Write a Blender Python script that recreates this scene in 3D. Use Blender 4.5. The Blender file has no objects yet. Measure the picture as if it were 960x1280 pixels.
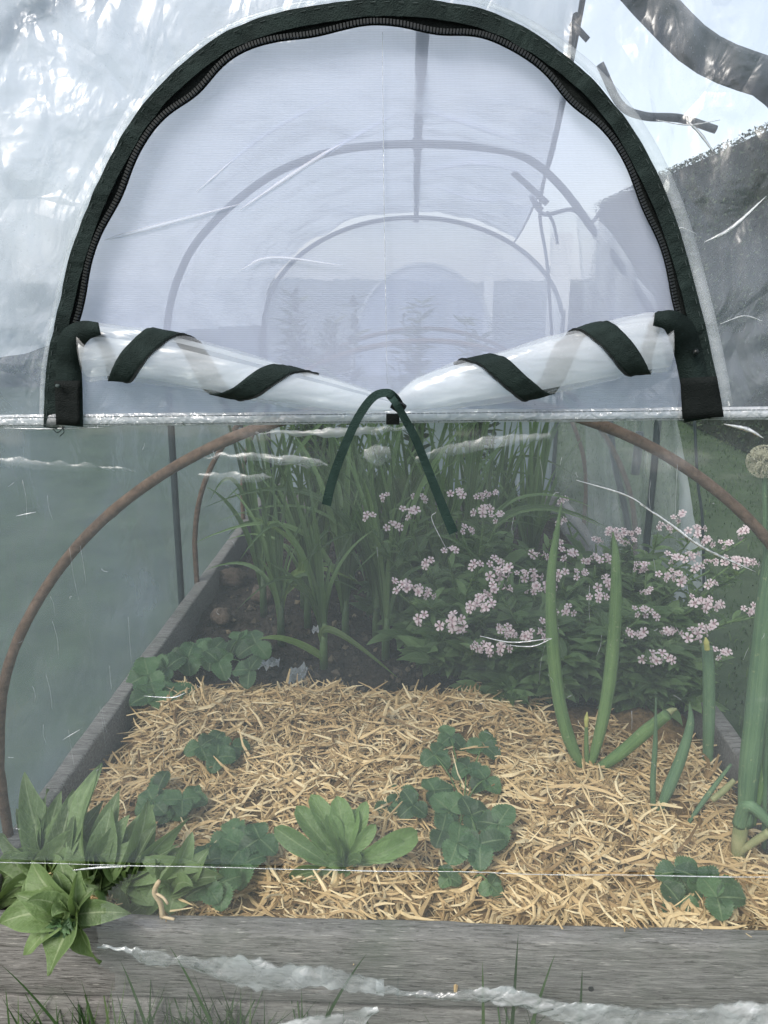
import bpy, math, random
from mathutils import Vector, Matrix, Euler, noise
random.seed(7)
R = math.radians
S = bpy.context.scene
COL = S.collection
# ------------------------------------------------------------------ camera
CZ, PITCH, YAW, F = 1.06, 16.2, 2.05, 962.0
cam = bpy.data.cameras.new('camera')
co = bpy.data.objects.new('camera', cam); COL.objects.link(co)
co.location = (0, 0, CZ); co.rotation_euler = (R(90-PITCH), 0, R(YAW))
cam.sensor_fit = 'VERTICAL'; cam.sensor_height = 24
cam.lens = 24*F/1280; cam.clip_start = .02; cam.clip_end = 400
S.camera = co
CM = Euler(co.rotation_euler).to_matrix()
def ray(px, py): return CM @ Vector(((px-480)/F, -(py-640)/F, -1))
def L(px, py, Y):                       # photo point at the depth Y in front of the camera
    d = ray(px, py); return Vector((0, 0, CZ)) + d*(Y/d.y)
def G(px, py, z):                       # photo point at the height z
    d = ray(px, py); return Vector((0, 0, CZ)) + d*((z-CZ)/d.z)
TOP = CZ-.82                            # top of the bed boards
YF = .75                                # the front of the cover
# ------------------------------------------------------------------ helpers
def rnd(a, b): return random.uniform(a, b)
def fbm(x, y, z=0., o=4): return noise.fractal(Vector((x, y, z)), 1.0, 2.0, o)
class MB:
    def __init__(s): s.v, s.f, s.uv = [], [], []
    def add(s, vs, fs, uvs=None):
        o = len(s.v); s.v += [tuple(a) for a in vs]
        s.f += [tuple(i+o for i in f) for f in fs]
        s.uv += uvs if uvs else [(0, 0)]*len(vs)
    def build(s, name, mat, parent=None, smooth=True):
        me = bpy.data.meshes.new(name); me.from_pydata(s.v, [], s.f); me.update()
        if any(u != (0, 0) for u in s.uv):
            l = me.uv_layers.new(name='UVMap'); idx = [0]*len(me.loops)
            me.loops.foreach_get('vertex_index', idx)
            fl = []
            for i in idx: fl += s.uv[i]
            l.data.foreach_set('uv', fl)
        if smooth: me.polygons.foreach_set('use_smooth', [True]*len(me.polygons))
        me.materials.append(mat)
        o = bpy.data.objects.new(name, me); COL.objects.link(o)
        if parent:
            o.parent = parent
            o.matrix_parent_inverse = Matrix.Translation(-parent.location)
        return o
def tag(o, label=None, cat=None, group=None, kind=None):
    if label: o['label'] = label
    if cat: o['category'] = cat
    if group: o['group'] = group
    if kind: o['kind'] = kind
    return o
def thing(name, loc, label, cat, group=None):
    o = bpy.data.objects.new(name, None); COL.objects.link(o); o.location = loc
    o.empty_display_size = .05
    return tag(o, label, cat, group)
def frames(pts):
    n = len(pts); out = []
    T0 = (pts[1]-pts[0]).normalized()
    N = Vector((0, 0, 1)) if abs(T0.z) < .9 else Vector((1, 0, 0))
    for i in range(n):
        T = (pts[min(i+1, n-1)]-pts[max(i-1, 0)])
        T = T.normalized() if T.length > 1e-9 else T0
        N = N - T*N.dot(T)
        if N.length < 1e-5: N = T.orthogonal()
        N.normalize(); out.append((T, N.copy(), T.cross(N)))
    return out
def tube(mb, pts, r, n=8, sx=1., sy=1.):
    pts = [Vector(p) for p in pts]; k = len(pts)
    rr = r if isinstance(r, (list, tuple)) else [r]*k
    fr = frames(pts); vs, fs, uv = [], [], []
    for i, p in enumerate(pts):
        T, N, B = fr[i]
        for j in range(n):
            a = 2*math.pi*j/n
            vs.append(p + N*(math.cos(a)*rr[i]*sx) + B*(math.sin(a)*rr[i]*sy)); uv.append((j/n+.001, i/(k-1)))
    for i in range(k-1):
        for j in range(n):
            a, b = i*n+j, i*n+(j+1) % n
            fs.append((a, b, b+n, a+n))
    fs.append(tuple(range(n-1, -1, -1))); fs.append(tuple(range((k-1)*n, k*n)))
    mb.add(vs, fs, uv)
def smooth_path(P, n=8):                # Catmull-Rom
    P = [Vector(p) for p in P]; Q = [P[0]*2-P[1]] + P + [P[-1]*2-P[-2]]; out = []
    for i in range(1, len(Q)-2):
        a, b, c, d = Q[i-1:i+3]
        for k in range(n):
            t = k/n
            out.append(.5*((2*b)+(c-a)*t+(2*a-5*b+4*c-d)*t*t+(3*b-a-3*c+d)*t*t*t))
    out.append(P[-1]); return out
def resample(P, step):
    out = [P[0]]; acc = 0
    for a, b in zip(P, P[1:]):
        d = (b-a).length
        while acc+d >= step:
            t = (step-acc)/d; a = a.lerp(b, t); out.append(a.copy()); d = (b-a).length; acc = 0
        acc += d
    return out
def box(mb, c, s, rot=None):
    c = Vector(c); h = Vector(s)/2; vs = []
    for x in (-1, 1):
        for y in (-1, 1):
            for z in (-1, 1):
                v = Vector((x*h.x, y*h.y, z*h.z))
                vs.append(c + (rot @ v if rot else v))
    mb.add(vs, [(0,1,3,2),(4,6,7,5),(0,4,5,1),(2,3,7,6),(0,2,6,4),(1,5,7,3)])
def ribbon(mb, pts, side, t=.0012, wob=0):   # a flat band: pts, list of side half-vectors
    n = len(pts); vs, fs = [], []
    for i in range(n):
        s = side[i] if isinstance(side, list) else side
        T = (pts[min(i+1, n-1)]-pts[max(i-1, 0)]).normalized()
        N = T.cross(s).normalized()*t*.5
        p = pts[i]
        vs += [p-s-N, p+s-N, p+s+N, p-s+N]
    for i in range(n-1):
        for j in range(4):
            a, b = i*4+j, i*4+(j+1) % 4
            fs.append((a, b, b+4, a+4))
    fs += [(3, 2, 1, 0), tuple((n-1)*4+j for j in range(4))]
    mb.add(vs, fs)
def leaf(mb, p0, p1, p2, w, hint=(0, -.5, .86), n=8, fold=.25, wave=.06, shape='lance', serr=0, twist=0):
    p0, p1, p2 = Vector(p0), Vector(p1), Vector(p2); hint = Vector(hint)
    ph = rnd(0, 6); vs, fs, uv = [], [], []
    m = 5 if n > 5 else 3
    for i in range(n+1):
        t = i/n
        c = p0*(1-t)**2 + p1*(2*t*(1-t)) + p2*t*t
        T = ((p1-p0)*(1-t)+(p2-p1)*t)
        if T.length < 1e-7: T = p2-p0
        T.normalize()
        B = T.cross(hint)
        if B.length < .05: B = T.orthogonal()
        B.normalize()
        if twist: B = Matrix.Rotation(twist*t, 3, T) @ B
        N = B.cross(T)
        if shape == 'lance': ww = w*(math.sin(math.pi*min(1, t**.8*.93+.07))**.9)*(1-.25*t)
        elif shape == 'ovate': ww = w*max(0, math.sin(math.pi*(t**.62)))**.75
        elif shape == 'spoon': ww = w*(.18+.82*math.sin(math.pi*min(1, max(0, t-.05)**1.5*1.02))) if t < .99 else .02*w
        elif shape == 'strap': ww = w*(1-t**2.5)*(.7+.3*min(1, t*6))
        else: ww = w*max(0, math.sin(math.pi*t**.75))**.55
        if i == n: ww = min(ww, w*.04)
        if serr: ww *= 1+(serr if i % 2 else -serr)
        for j in range(m):
            u = j/(m-1)*2-1
            q = c + B*(u*ww*.5) + N*(abs(u)*fold*ww*.5 + wave*w*math.sin(t*9+ph+u*1.3)*abs(u))
            vs.append(q); uv.append((u*.5+.5, t+.001))
    for i in range(n):
        for j in range(m-1):
            a = i*m+j; fs.append((a, a+1, a+m+1, a+m))
    mb.add(vs, fs, uv)
# ------------------------------------------------------------------ materials
class NT:
    def __init__(s, name):
        s.m = bpy.data.materials.new(name); s.m.use_nodes = True
        s.t = s.m.node_tree; s.t.nodes.clear()
        s.out = s.n('ShaderNodeOutputMaterial')
    def n(s, typ, **kw):
        nd = s.t.nodes.new(typ)
        for k, v in kw.items():
            if k.startswith('i_'):
                key = k[2:]; key = int(key) if key.isdigit() else key.replace('_', ' ')
                sock = nd.inputs[key]
                if hasattr(v, 'bl_idname') or isinstance(v, bpy.types.NodeSocket): s.t.links.new(v, sock)
                else: sock.default_value = v
            else: setattr(nd, k, v)
        return nd
    def fin(s, sh): s.t.links.new(sh, s.out.inputs['Surface']); return s.m
    def ramp(s, fac, stops):
        r = s.n('ShaderNodeValToRGB', i_0=fac); e = r.color_ramp.elements
        while len(e) < len(stops): e.new(.5)
        for el, (p, c) in zip(e, stops): el.position = p; el.color = (*c, 1)
        return r.outputs[0]
    def math(s, op, a, b=0., c=0.):
        nd = s.n('ShaderNodeMath', operation=op, i_0=a, i_1=b, i_2=c); return nd.outputs[0]
    def coord(s, which='Object', scale=(1, 1, 1), rot=(0, 0, 0)):
        tc = s.n('ShaderNodeTexCoord')
        mp = s.n('ShaderNodeMapping', i_Vector=tc.outputs[which]); mp.inputs['Scale'].default_value = scale
        mp.inputs['Rotation'].default_value = rot
        return mp.outputs[0]
    def noise(s, vec, scale, detail=4., rough=.55, dist=0.):
        return s.n('ShaderNodeTexNoise', i_Vector=vec, i_Scale=scale, i_Detail=detail, i_Roughness=rough, i_Distortion=dist).outputs[0]
    def mixc(s, fac, a, b, blend='MIX'):
        nd = s.n('ShaderNodeMix', data_type='RGBA', blend_type=blend)
        for k, v in ((0, fac), (6, a), (7, b)):
            if isinstance(v, bpy.types.NodeSocket): s.t.links.new(v, nd.inputs[k])
            else: nd.inputs[k].default_value = (*v, 1) if isinstance(v, tuple) else v
        return nd.outputs[2]
    def bump(s, h, strength=.3, dist=.01):
        return s.n('ShaderNodeBump', i_Height=h, i_Strength=strength, i_Distance=dist).outputs[0]
    def princ(s, color, rough=.6, normal=None, spec=.4, **kw):
        p = s.n('ShaderNodeBsdfPrincipled')
        for k, v in (('Base Color', color), ('Roughness', rough), ('Normal', normal), ('Specular IOR Level', spec)):
            if v is None: continue
            if isinstance(v, bpy.types.NodeSocket): s.t.links.new(v, p.inputs[k])
            else: p.inputs[k].default_value = (*v, 1) if isinstance(v, tuple) else v
        for k, v in kw.items(): p.inputs[k.replace('_', ' ')].default_value = v
        return p.outputs[0]

def plastic(name, milk=.1, var=.1, rough=.08, bump=.5, tint=(.95, .97, .97), bscale=14., white=(.86, .9, .93), spec=1., stretch=(1, 1, 1), crinkle=.35, fade=False):
    k = NT(name); v = k.coord('Object', stretch)
    n1 = k.noise(v, bscale*.35, 4, .5, .6)
    n2 = k.noise(v, bscale, 3, .5, 1.2)
    ms = k.n('ShaderNodeTexNoise', noise_type='RIDGED_MULTIFRACTAL', i_Vector=v, i_Scale=bscale*.3, i_Detail=5., i_Roughness=.5, i_Distortion=1.0)
    vo = k.n('ShaderNodeTexVoronoi', feature='DISTANCE_TO_EDGE', i_Vector=v, i_Scale=bscale*.8)
    h = k.math('ADD', n1, k.math('MULTIPLY', n2, .35))
    h = k.math('ADD', h, k.math('MULTIPLY', ms.outputs[0], crinkle*.25))
    h = k.math('ADD', h, k.math('MULTIPLY', k.math('MINIMUM', vo.outputs[0], .12), crinkle))
    nb = k.bump(h, bump, .02)
    lw = k.n('ShaderNodeLayerWeight', i_Blend=.5, i_Normal=nb)
    fr = k.math('MULTIPLY_ADD', k.math('POWER', lw.outputs['Facing'], 4.), .85*spec, .075*spec)
    # milkiness: base haze + clouded patches + thin crease lines
    patch = k.math('MULTIPLY', k.math('SMOOTH_MAX', k.math('SUBTRACT', n1, .42), 0., .15), var*4)
    sp = k.noise(v, 900., 1, .5)
    dust = k.math('MULTIPLY', k.math('GREATER_THAN', sp, .72), .12)
    cr = k.math('MULTIPLY', k.math('SUBTRACT', 1., k.math('MINIMUM', k.math('MULTIPLY', vo.outputs[0], 60.), 1.)), var*.0)
    mk = k.math('MINIMUM', k.math('ADD', k.math('ADD', k.math('ADD', patch, milk), dust), cr), .95)
    if fade:                             # the film thins out toward both long edges
        sv = k.n('ShaderNodeSeparateXYZ', i_0=k.n('ShaderNodeTexCoord').outputs['UV']); vv = sv.outputs[1]
        ed = k.math('MULTIPLY', k.math('MULTIPLY', vv, k.math('SUBTRACT', 1., vv)), 4.)
        ed = k.math('MINIMUM', k.math('MULTIPLY', k.math('SUBTRACT', k.math('ADD', ed, k.math('MULTIPLY', n1, .9)), .55), 3.5), 1.)
        ed = k.math('MAXIMUM', ed, 0.); mk = k.math('MULTIPLY', mk, ed); fr = k.math('MULTIPLY', fr, ed)
    tr = k.n('ShaderNodeBsdfTransparent', i_Color=(*tint, 1))
    df = k.n('ShaderNodeBsdfDiffuse', i_Color=(*white, 1), i_Normal=nb)
    tl = k.n('ShaderNodeBsdfTranslucent', i_Color=(*white, 1), i_Normal=nb)
    dm = k.n('ShaderNodeMixShader', i_0=.5, i_1=df.outputs[0], i_2=tl.outputs[0])
    m1 = k.n('ShaderNodeMixShader', i_0=mk, i_1=tr.outputs[0], i_2=dm.outputs[0])
    gl = k.n('ShaderNodeBsdfGlossy', i_Roughness=rough, i_Normal=nb, i_Color=(1, 1, 1, 1))
    return k.fin(k.n('ShaderNodeMixShader', i_0=fr, i_1=m1.outputs[0], i_2=gl.outputs[0]).outputs[0])

def netting():
    k = NT('insect_netting'); v = k.coord('Object')
    sx = k.n('ShaderNodeSeparateXYZ', i_0=v)
    wx = k.math('SINE', k.math('MULTIPLY', sx.outputs[0], 2*math.pi/.0011))
    wz = k.math('SINE', k.math('MULTIPLY', sx.outputs[2], 2*math.pi/.0019))
    weave = k.math('MULTIPLY', k.math('ADD', wx, k.math('MULTIPLY', wz, 1.)), .03)
    n1 = k.noise(k.coord('Object', (1, 1, .5)), 7., 3, .5, .8)
    fac = k.math('ADD', k.math('ADD', k.math('MULTIPLY', n1, .24), .53), weave)
    rg = k.n('ShaderNodeTexNoise', noise_type='RIDGED_MULTIFRACTAL', i_Vector=k.coord('Object', (1.6, 1, 5.), (0, R(-28), 0)), i_Scale=2.6, i_Detail=3., i_Roughness=.45, i_Distortion=.8).outputs[0]
    fac = k.math('ADD', fac, k.math('MULTIPLY', k.math('POWER', k.math('MINIMUM', k.math('MULTIPLY', rg, .62), 1.), 5.), .22))
    tr = k.n('ShaderNodeBsdfTransparent')
    nb = k.bump(k.math('ADD', n1, k.math('MULTIPLY', weave, .2)), .5, .02)
    c = (.74, .81, 1., 1)
    df = k.n('ShaderNodeBsdfDiffuse', i_Color=c, i_Normal=nb); tl = k.n('ShaderNodeBsdfTranslucent', i_Color=c, i_Normal=nb)
    dm = k.n('ShaderNodeMixShader', i_0=.55, i_1=df.outputs[0], i_2=tl.outputs[0])
    return k.fin(k.n('ShaderNodeMixShader', i_0=fac, i_1=tr.outputs[0], i_2=dm.outputs[0]).outputs[0])

def leafmat(name, a, b, vein=(.2, .26, .1), veins=9., transl=.35, rough=.5, patchy=None):
    k = NT(name)
    g = k.n('ShaderNodeNewGeometry'); uv = k.n('ShaderNodeTexCoord').outputs['UV']
    s = k.n('ShaderNodeSeparateXYZ', i_0=uv)
    d = k.math('ABSOLUTE', k.math('SUBTRACT', s.outputs[0], .5))
    oi = k.n('ShaderNodeObjectInfo')
    rv = k.math('FRACT', k.math('ADD', g.outputs['Random Per Island'], oi.outputs['Random']))
    col = k.ramp(rv, [(0, tuple(x*.5 for x in a)), (.45, a), (1, tuple(x*1.3 for x in b))])
    col = k.mixc(k.math('MULTIPLY', k.math('GREATER_THAN', d, .44), .35), col, tuple(min(1, x*1.5) for x in b))
    nz = k.noise(k.coord('Object'), 60., 4, .6)
    col = k.mixc(k.math('MULTIPLY', nz, .55), col, tuple(x*.55 for x in a))
    if patchy: col = k.mixc(k.math('GREATER_THAN', k.noise(k.coord('Object'), 22., 3, .5), .62), col, patchy)
    mid = k.math('LESS_THAN', d, .035)
    sv = k.math('FRACT', k.math('MULTIPLY', k.math('SUBTRACT', s.outputs[1], k.math('MULTIPLY', d, .55)), veins))
    svm = k.math('MULTIPLY', k.math('LESS_THAN', sv, .09), .5)
    m = k.math('MAXIMUM', mid, svm)
    col = k.mixc(k.math('MULTIPLY', m, .6), col, vein)
    hb = k.math('ADD', k.math('MULTIPLY', m, -.6), nz)
    nb = k.bump(hb, .8, .006)
    p = k.princ(col, rough, nb, .45)
    tl = k.n('ShaderNodeBsdfTranslucent', i_0=k.mixc(.5, col, (.25, .38, .06)))
    return k.fin(k.n('ShaderNodeMixShader', i_0=transl, i_1=p, i_2=tl.outputs[0]).outputs[0])

def onionmat(name, a, b):
    k = NT(name); uv = k.n('ShaderNodeTexCoord').outputs['UV']; s = k.n('ShaderNodeSeparateXYZ', i_0=uv)
    cv_ = k.n('ShaderNodeCombineXYZ', i_0=k.math('MULTIPLY', s.outputs[0], 34.), i_1=k.math('MULTIPLY', s.outputs[1], 3.))
    n1 = k.noise(cv_.outputs[0], 1., 4, .6, .3); n2 = k.noise(k.coord('Object', (1, 1, .4)), 40., 4, .6)
    c = k.ramp(k.math('ADD', k.math('MULTIPLY', n1, .55), k.math('MULTIPLY', n2, .45)), [(.32, a), (.68, b)])
    c = k.mixc(k.math('MULTIPLY', k.math('GREATER_THAN', k.noise(k.coord('Object'), 120., 2, .5), .68), .5), c, (.3, .34, .18))
    return k.fin(k.princ(c, .55, k.bump(n1, .7, .003), .35))
def woodmat():
    k = NT('weathered_board')
    v = k.coord('Object', (5., 48, 55)); v2 = k.coord('Object', (26, 300, 360))
    n1 = k.noise(v, 4., 9, .72, .5); n2 = k.noise(v2, 1.2, 6, .75, .3); n3 = k.noise(k.coord('Object'), 9., 5, .6)
    c = k.ramp(n1, [(.28, (.095, .091, .085)), (.5, (.205, .198, .188)), (.74, (.345, .335, .32))])
    c = k.mixc(k.math('MULTIPLY', k.math('GREATER_THAN', n2, .57), .7), c, (.035, .032, .03))
    c = k.mixc(k.math('MULTIPLY', k.math('SMOOTH_MAX', k.math('SUBTRACT', n3, .52), 0., .03), 3.), c, (.12, .135, .11))
    n4 = k.noise(k.coord('Object', (9., 420, 520)), 1., 4, .6, .2); c = k.mixc(k.math('MULTIPLY', k.math('GREATER_THAN', n4, .64), .55), c, (.04, .036, .032))
    n5 = k.noise(k.coord('Object', (30, 300, 300)), 1., 3, .6); c = k.mixc(k.math('MULTIPLY', k.math('GREATER_THAN', n5, .66), .5), c, (.5, .48, .44))
    h = k.math('ADD', k.math('MULTIPLY', n1, .6), n2)
    return k.fin(k.princ(c, .8, k.bump(h, .8, .004), .2))
def simple(name, c1, c2, scale=30., rough=.6, bump=.3, dist=.003, spec=.3, metallic=0., stretch=(1, 1, 1)):
    k = NT(name); v = k.coord('Object', stretch); n = k.noise(v, scale, 6, .65)
    return k.fin(k.princ(k.ramp(n, [(.3, c1), (.7, c2)]), rough, k.bump(n, bump, dist), spec, Metallic=metallic))
def islandmat(name, stops, rough=.7, transl=0., noise_s=80.):
    k = NT(name); g = k.n('ShaderNodeNewGeometry')
    c = k.ramp(g.outputs['Random Per Island'], stops)
    n = k.noise(k.coord('Object'), noise_s, 3, .6)
    c = k.mixc(k.math('MULTIPLY', n, .45), c, tuple(x*.45 for x in stops[0][1]))
    p = k.princ(c, rough, k.bump(n, .3, .002), .3)
    if transl:
        tl = k.n('ShaderNodeBsdfTranslucent', i_0=c)
        p = k.n('ShaderNodeMixShader', i_0=transl, i_1=p, i_2=tl.outputs[0]).outputs[0]
    return k.fin(p)
def petalmat():
    k = NT('petal'); s = k.n('ShaderNodeSeparateXYZ', i_0=k.n('ShaderNodeTexCoord').outputs['UV'])
    g = k.n('ShaderNodeNewGeometry')
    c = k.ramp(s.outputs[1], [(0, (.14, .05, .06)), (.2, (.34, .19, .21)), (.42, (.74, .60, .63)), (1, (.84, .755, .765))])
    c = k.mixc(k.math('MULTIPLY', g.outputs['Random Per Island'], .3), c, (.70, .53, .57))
    p = k.princ(c, .6, None, .2); tl = k.n('ShaderNodeBsdfTranslucent', i_0=c)
    return k.fin(k.n('ShaderNodeMixShader', i_0=.35, i_1=p, i_2=tl.outputs[0]).outputs[0])
def fabric(name, c1, c2):
    k = NT(name); v = k.coord('Object'); n = k.noise(v, 38., 5, .6); w = k.noise(v, 900., 2, .5)
    c = k.ramp(n, [(.3, c1), (.75, c2)])
    return k.fin(k.princ(c, .72, k.bump(k.math('ADD', n, k.math('MULTIPLY', w, .35)), .7, .006), .14))

M = dict(
 front=plastic('clear_plastic_front', .10, .16, .30, .9, bscale=22., crinkle=.8, spec=.72, stretch=(1, 1, .6), white=(.60, .69, .82)),
 lower=plastic('clear_plastic_lower', .098, .012, .12, .35, bscale=5., stretch=(.6, 1, 1.6), white=(.58, .66, .75), spec=.6),
 skirt=plastic('clear_plastic_skirt', .065, .02, .1, .35, bscale=9., stretch=(.6, 1, 1.5), spec=.5),
 fold=plastic('crumpled_plastic', .20, .7, .25, .9, bscale=30., crinkle=.6, spec=1., fade=True),
 glint=plastic('glinting_plastic', .06, .35, .3, .6, bscale=20., crinkle=.5, spec=.45, fade=True),
 crease=plastic('glint_scratch_plastic', .5, .5, .15, .6, bscale=60., spec=2.),
 farfilm=plastic('far_film', .42, .2, .2, .8, bscale=8., white=(.66, .74, .86), spec=.6),
 roof=plastic('clear_plastic_roof', .76, .18, .2, 1., bscale=8., stretch=(1, .5, 1), white=(.70, .78, .89), spec=.8),
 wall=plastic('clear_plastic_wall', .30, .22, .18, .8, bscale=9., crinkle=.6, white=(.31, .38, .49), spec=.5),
 curtain=plastic('clear_plastic_curtain', .22, .5, .12, .8, bscale=10., stretch=(1.5, 1.5, .4), white=(.8, .87, .92), spec=.8),
 roll=plastic('rolled_plastic', .14, .14, .18, .7, bscale=16., stretch=(.5, 1, 1.3), white=(.93, .96, 1.), spec=.4),
 innerroll=plastic('inner_film', .34, .30, .2, .9, bscale=18., stretch=(.4, 1, 1.5), white=(.90, .94, 1.), spec=.5),
 hem=plastic('hem_plastic', .42, .2, .14, .6, bscale=60., white=(.88, .92, .97), spec=1.2),
 net=netting(), foldglint=plastic('fold_streak', .30, .2, .4, .2, white=(.9, .92, 1.), spec=.1),
 tape=fabric('dark_green_tape', (.006, .0115, .011), (.017, .029, .027)),
 black=fabric('black_tape', (.003, .005, .005), (.009, .012, .012)),
 tie=fabric('tie_strap', (.010, .024, .021), (.026, .050, .044)),
 teeth=simple('zip_teeth', (.004, .006, .007), (.010, .014, .015), 200., .4, .1, spec=.4),
 thread=simple('grey_thread', (.03, .045, .045), (.07, .09, .09), 300., .7),
 pole=simple('frame_pole', (.012, .020, .024), (.03, .042, .046), 30., .45, .15, spec=.4),
 rust=simple('rusty_rod', (.070, .044, .030), (.18, .120, .085), 90., .85, .8, .002, spec=.2),
 wood=woodmat(),
 straw=islandmat('straw', [(0, (.17, .10, .04)), (.22, (.50, .335, .155)), (.65, (.78, .58, .305)), (1, (.93, .78, .49))], .65, .12, 60.),
 strawbed=simple('straw_bed', (.06, .035, .016), (.26, .165, .075), 90., .9, .8, .01),
 soil=simple('soil', (.016, .013, .011), (.062, .05, .042), 45., .95, 1., .02, spec=.15),
 broad=leafmat('broad_leaf', (.125, .195, .075), (.19, .275, .115), (.31, .38, .21), 8., .35),
 spoon=leafmat('spoon_leaf', (.105, .19, .058), (.165, .265, .085), (.23, .32, .14), 9., .35),
 berry=leafmat('strawberry_leaf', (.048, .112, .046), (.085, .165, .066), (.16, .23, .11), 7., .3),
 phlox=leafmat('flower_leaf', (.10, .18, .075), (.19, .30, .125), (.2, .28, .13), 5., .5),
 leek=leafmat('strap_leaf', (.085, .155, .065), (.17, .27, .105), (.14, .22, .09), 1., .35),
 pale=leafmat('pale_leaf', (.16, .26, .07), (.24, .33, .10), (.3, .38, .15), 1., .4),
 stem=simple('green_stem', (.06, .115, .035), (.11, .18, .06), 50., .6),
 onion=onionmat('onion_leaf', (.075, .145, .055), (.175, .275, .10)),
 oniondark=onionmat('dark_onion_leaf', (.065, .13, .075), (.15, .24, .125)),
 onionbase=simple('onion_base', (.17, .20, .09), (.33, .32, .17), 30., .55, .3),
 bud=simple('yellow_bud', (.30, .32, .09), (.48, .45, .16), 90., .6),
 cream=islandmat('cream_floret', [(0, (.52, .50, .36)), (1, (.78, .76, .62))], .6, .3),
 bolt=islandmat('bolting_foliage', [(0, (.03, .055, .018)), (.7, (.07, .11, .035)), (1, (.22, .25, .07))], .6, .2),
 petal=petalmat(),
 grass=islandmat('grass_blade', [(0, (.028, .062, .020)), (.6, (.055, .115, .034)), (1, (.11, .17, .06))], .6, .3),
 lawn=simple('lawn', (.032, .051, .029), (.060, .090, .050), 5., .95, .8, .02, spec=.1),
 hedge=islandmat('hedge_leaf', [(0, (.018, .032, .018)), (.6, (.040, .062, .032)), (1, (.085, .11, .06))], .6, .2),
 core=simple('hedge_twigs', (.012, .016, .01), (.03, .035, .022), 20., .9),
 tree=islandmat('tree_leaf', [(0, (.028, .05, .022)), (.6, (.05, .085, .035)), (1, (.09, .13, .05))], .6, .25),
 bark=simple('bark', (.05, .04, .03), (.12, .10, .08), 20., .9, .8, .01),
 whitepaint=simple('white_paint', (.50, .52, .53), (.62, .63, .63), 8., .6),
 drystalk=simple('dry_stalk', (.38, .28, .16), (.62, .5, .34), 60., .7),
 crumb=islandmat('soil_crumb', [(0, (.014, .011, .009)), (.6, (.05, .042, .034)), (.9, (.10, .08, .06)), (1, (.34, .27, .17))], .95),
 clod=simple('clod', (.05, .036, .028), (.15, .115, .09), 60., .95, 1., .01),
)
# ------------------------------------------------------------------ ground
mb = MB(); n = 90
def gx(i): u = i/n*2-1; return math.copysign(abs(u)**2.6*120, u)
for i in range(n+1):
    for j in range(n+1):
        x, y = gx(i), gx(j)+2
        mb.v.append((x, y, .012*fbm(x*2, y*2, 3)-.012)); mb.uv.append((0, 0))
for i in range(n):
    for j in range(n):
        a = i*(n+1)+j; mb.f.append((a, a+n+1, a+n+2, a+1))
tag(mb.build('ground', M['lawn']), 'green lawn around the raised bed and behind the tunnel', 'lawn', kind='structure')
def blade(mb, x, y, h, w, lean, az, z=0.):
    d = Vector((math.cos(az), math.sin(az), 0)); s = Vector((-d.y, d.x, 0))*w*.5
    b = Vector((x, y, z)); m = b+d*lean*h*.35+Vector((0, 0, h*.6)); t = b+d*lean*h+Vector((0, 0, h*(1-.25*lean)))
    mb.add([b-s, b+s, m+s*.8, m-s*.8, t], [(0, 1, 2, 3), (3, 2, 4)])
mb = MB()
for _ in range(20000):
    sgn = 1; x = sgn*(.70+rnd(0, 1)**1.5*3.4); y = rnd(.7, 7.5)
    blade(mb, x, y, rnd(.012, .034), rnd(.003, .006), rnd(.3, 1.2), rnd(0, 6.28), -.012)
tag(mb.build('lawn_grass', M['grass'], None, False), 'short mown grass of the lawn right of the raised bed', 'grass', kind='stuff')
mb = MB()
for cx, cn, hh in ((20, 16, .155), (65, 22, .16), (110, 22, .17), (150, 24, .175), (205, 20, .165), (240, 34, .18), (285, 34, .185), (320, 26, .17), (400, 18, .165), (440, 10, .15), (495, 10, .15), (560, 10, .16), (610, 9, .17), (640, 8, .19), (680, 8, .18), (730, 6, .15), (800, 6, .14), (870, 5, .14)):
    for _ in range(cn):
        p = L(cx+random.gauss(0, 15), 1280, .785); blade(mb, p.x, rnd(.770, .798), hh*rnd(.72, 1.12), rnd(.0022, .0045), rnd(.1, .55), rnd(-.4, 3.5), -.01)
for px0, py0, px1, py1 in ((80, 1270, 0, 1205), (268, 1265, 210, 1180), (395, 1270, 460, 1190), (640, 1280, 648, 1165), (660, 1275, 695, 1190), (605, 1290, 603, 1200), (185, 1270, 150, 1200), (725, 1280, 728, 1210)):
    a, b = L(px0, py0, .78), L(px1, py1, .765)
    b0 = Vector((a.x+(a.x-b.x)*.6, .785, -.01)); leaf(mb, b0, a.lerp(b, .3), b, .0055, (0, -1, .1), 8, .1, 0, 'strap')
tag(mb.build('tall_grass', M['grass'], None, False), 'loose dark grass blades growing in front of the lower board', 'grass', kind='stuff')
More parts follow.
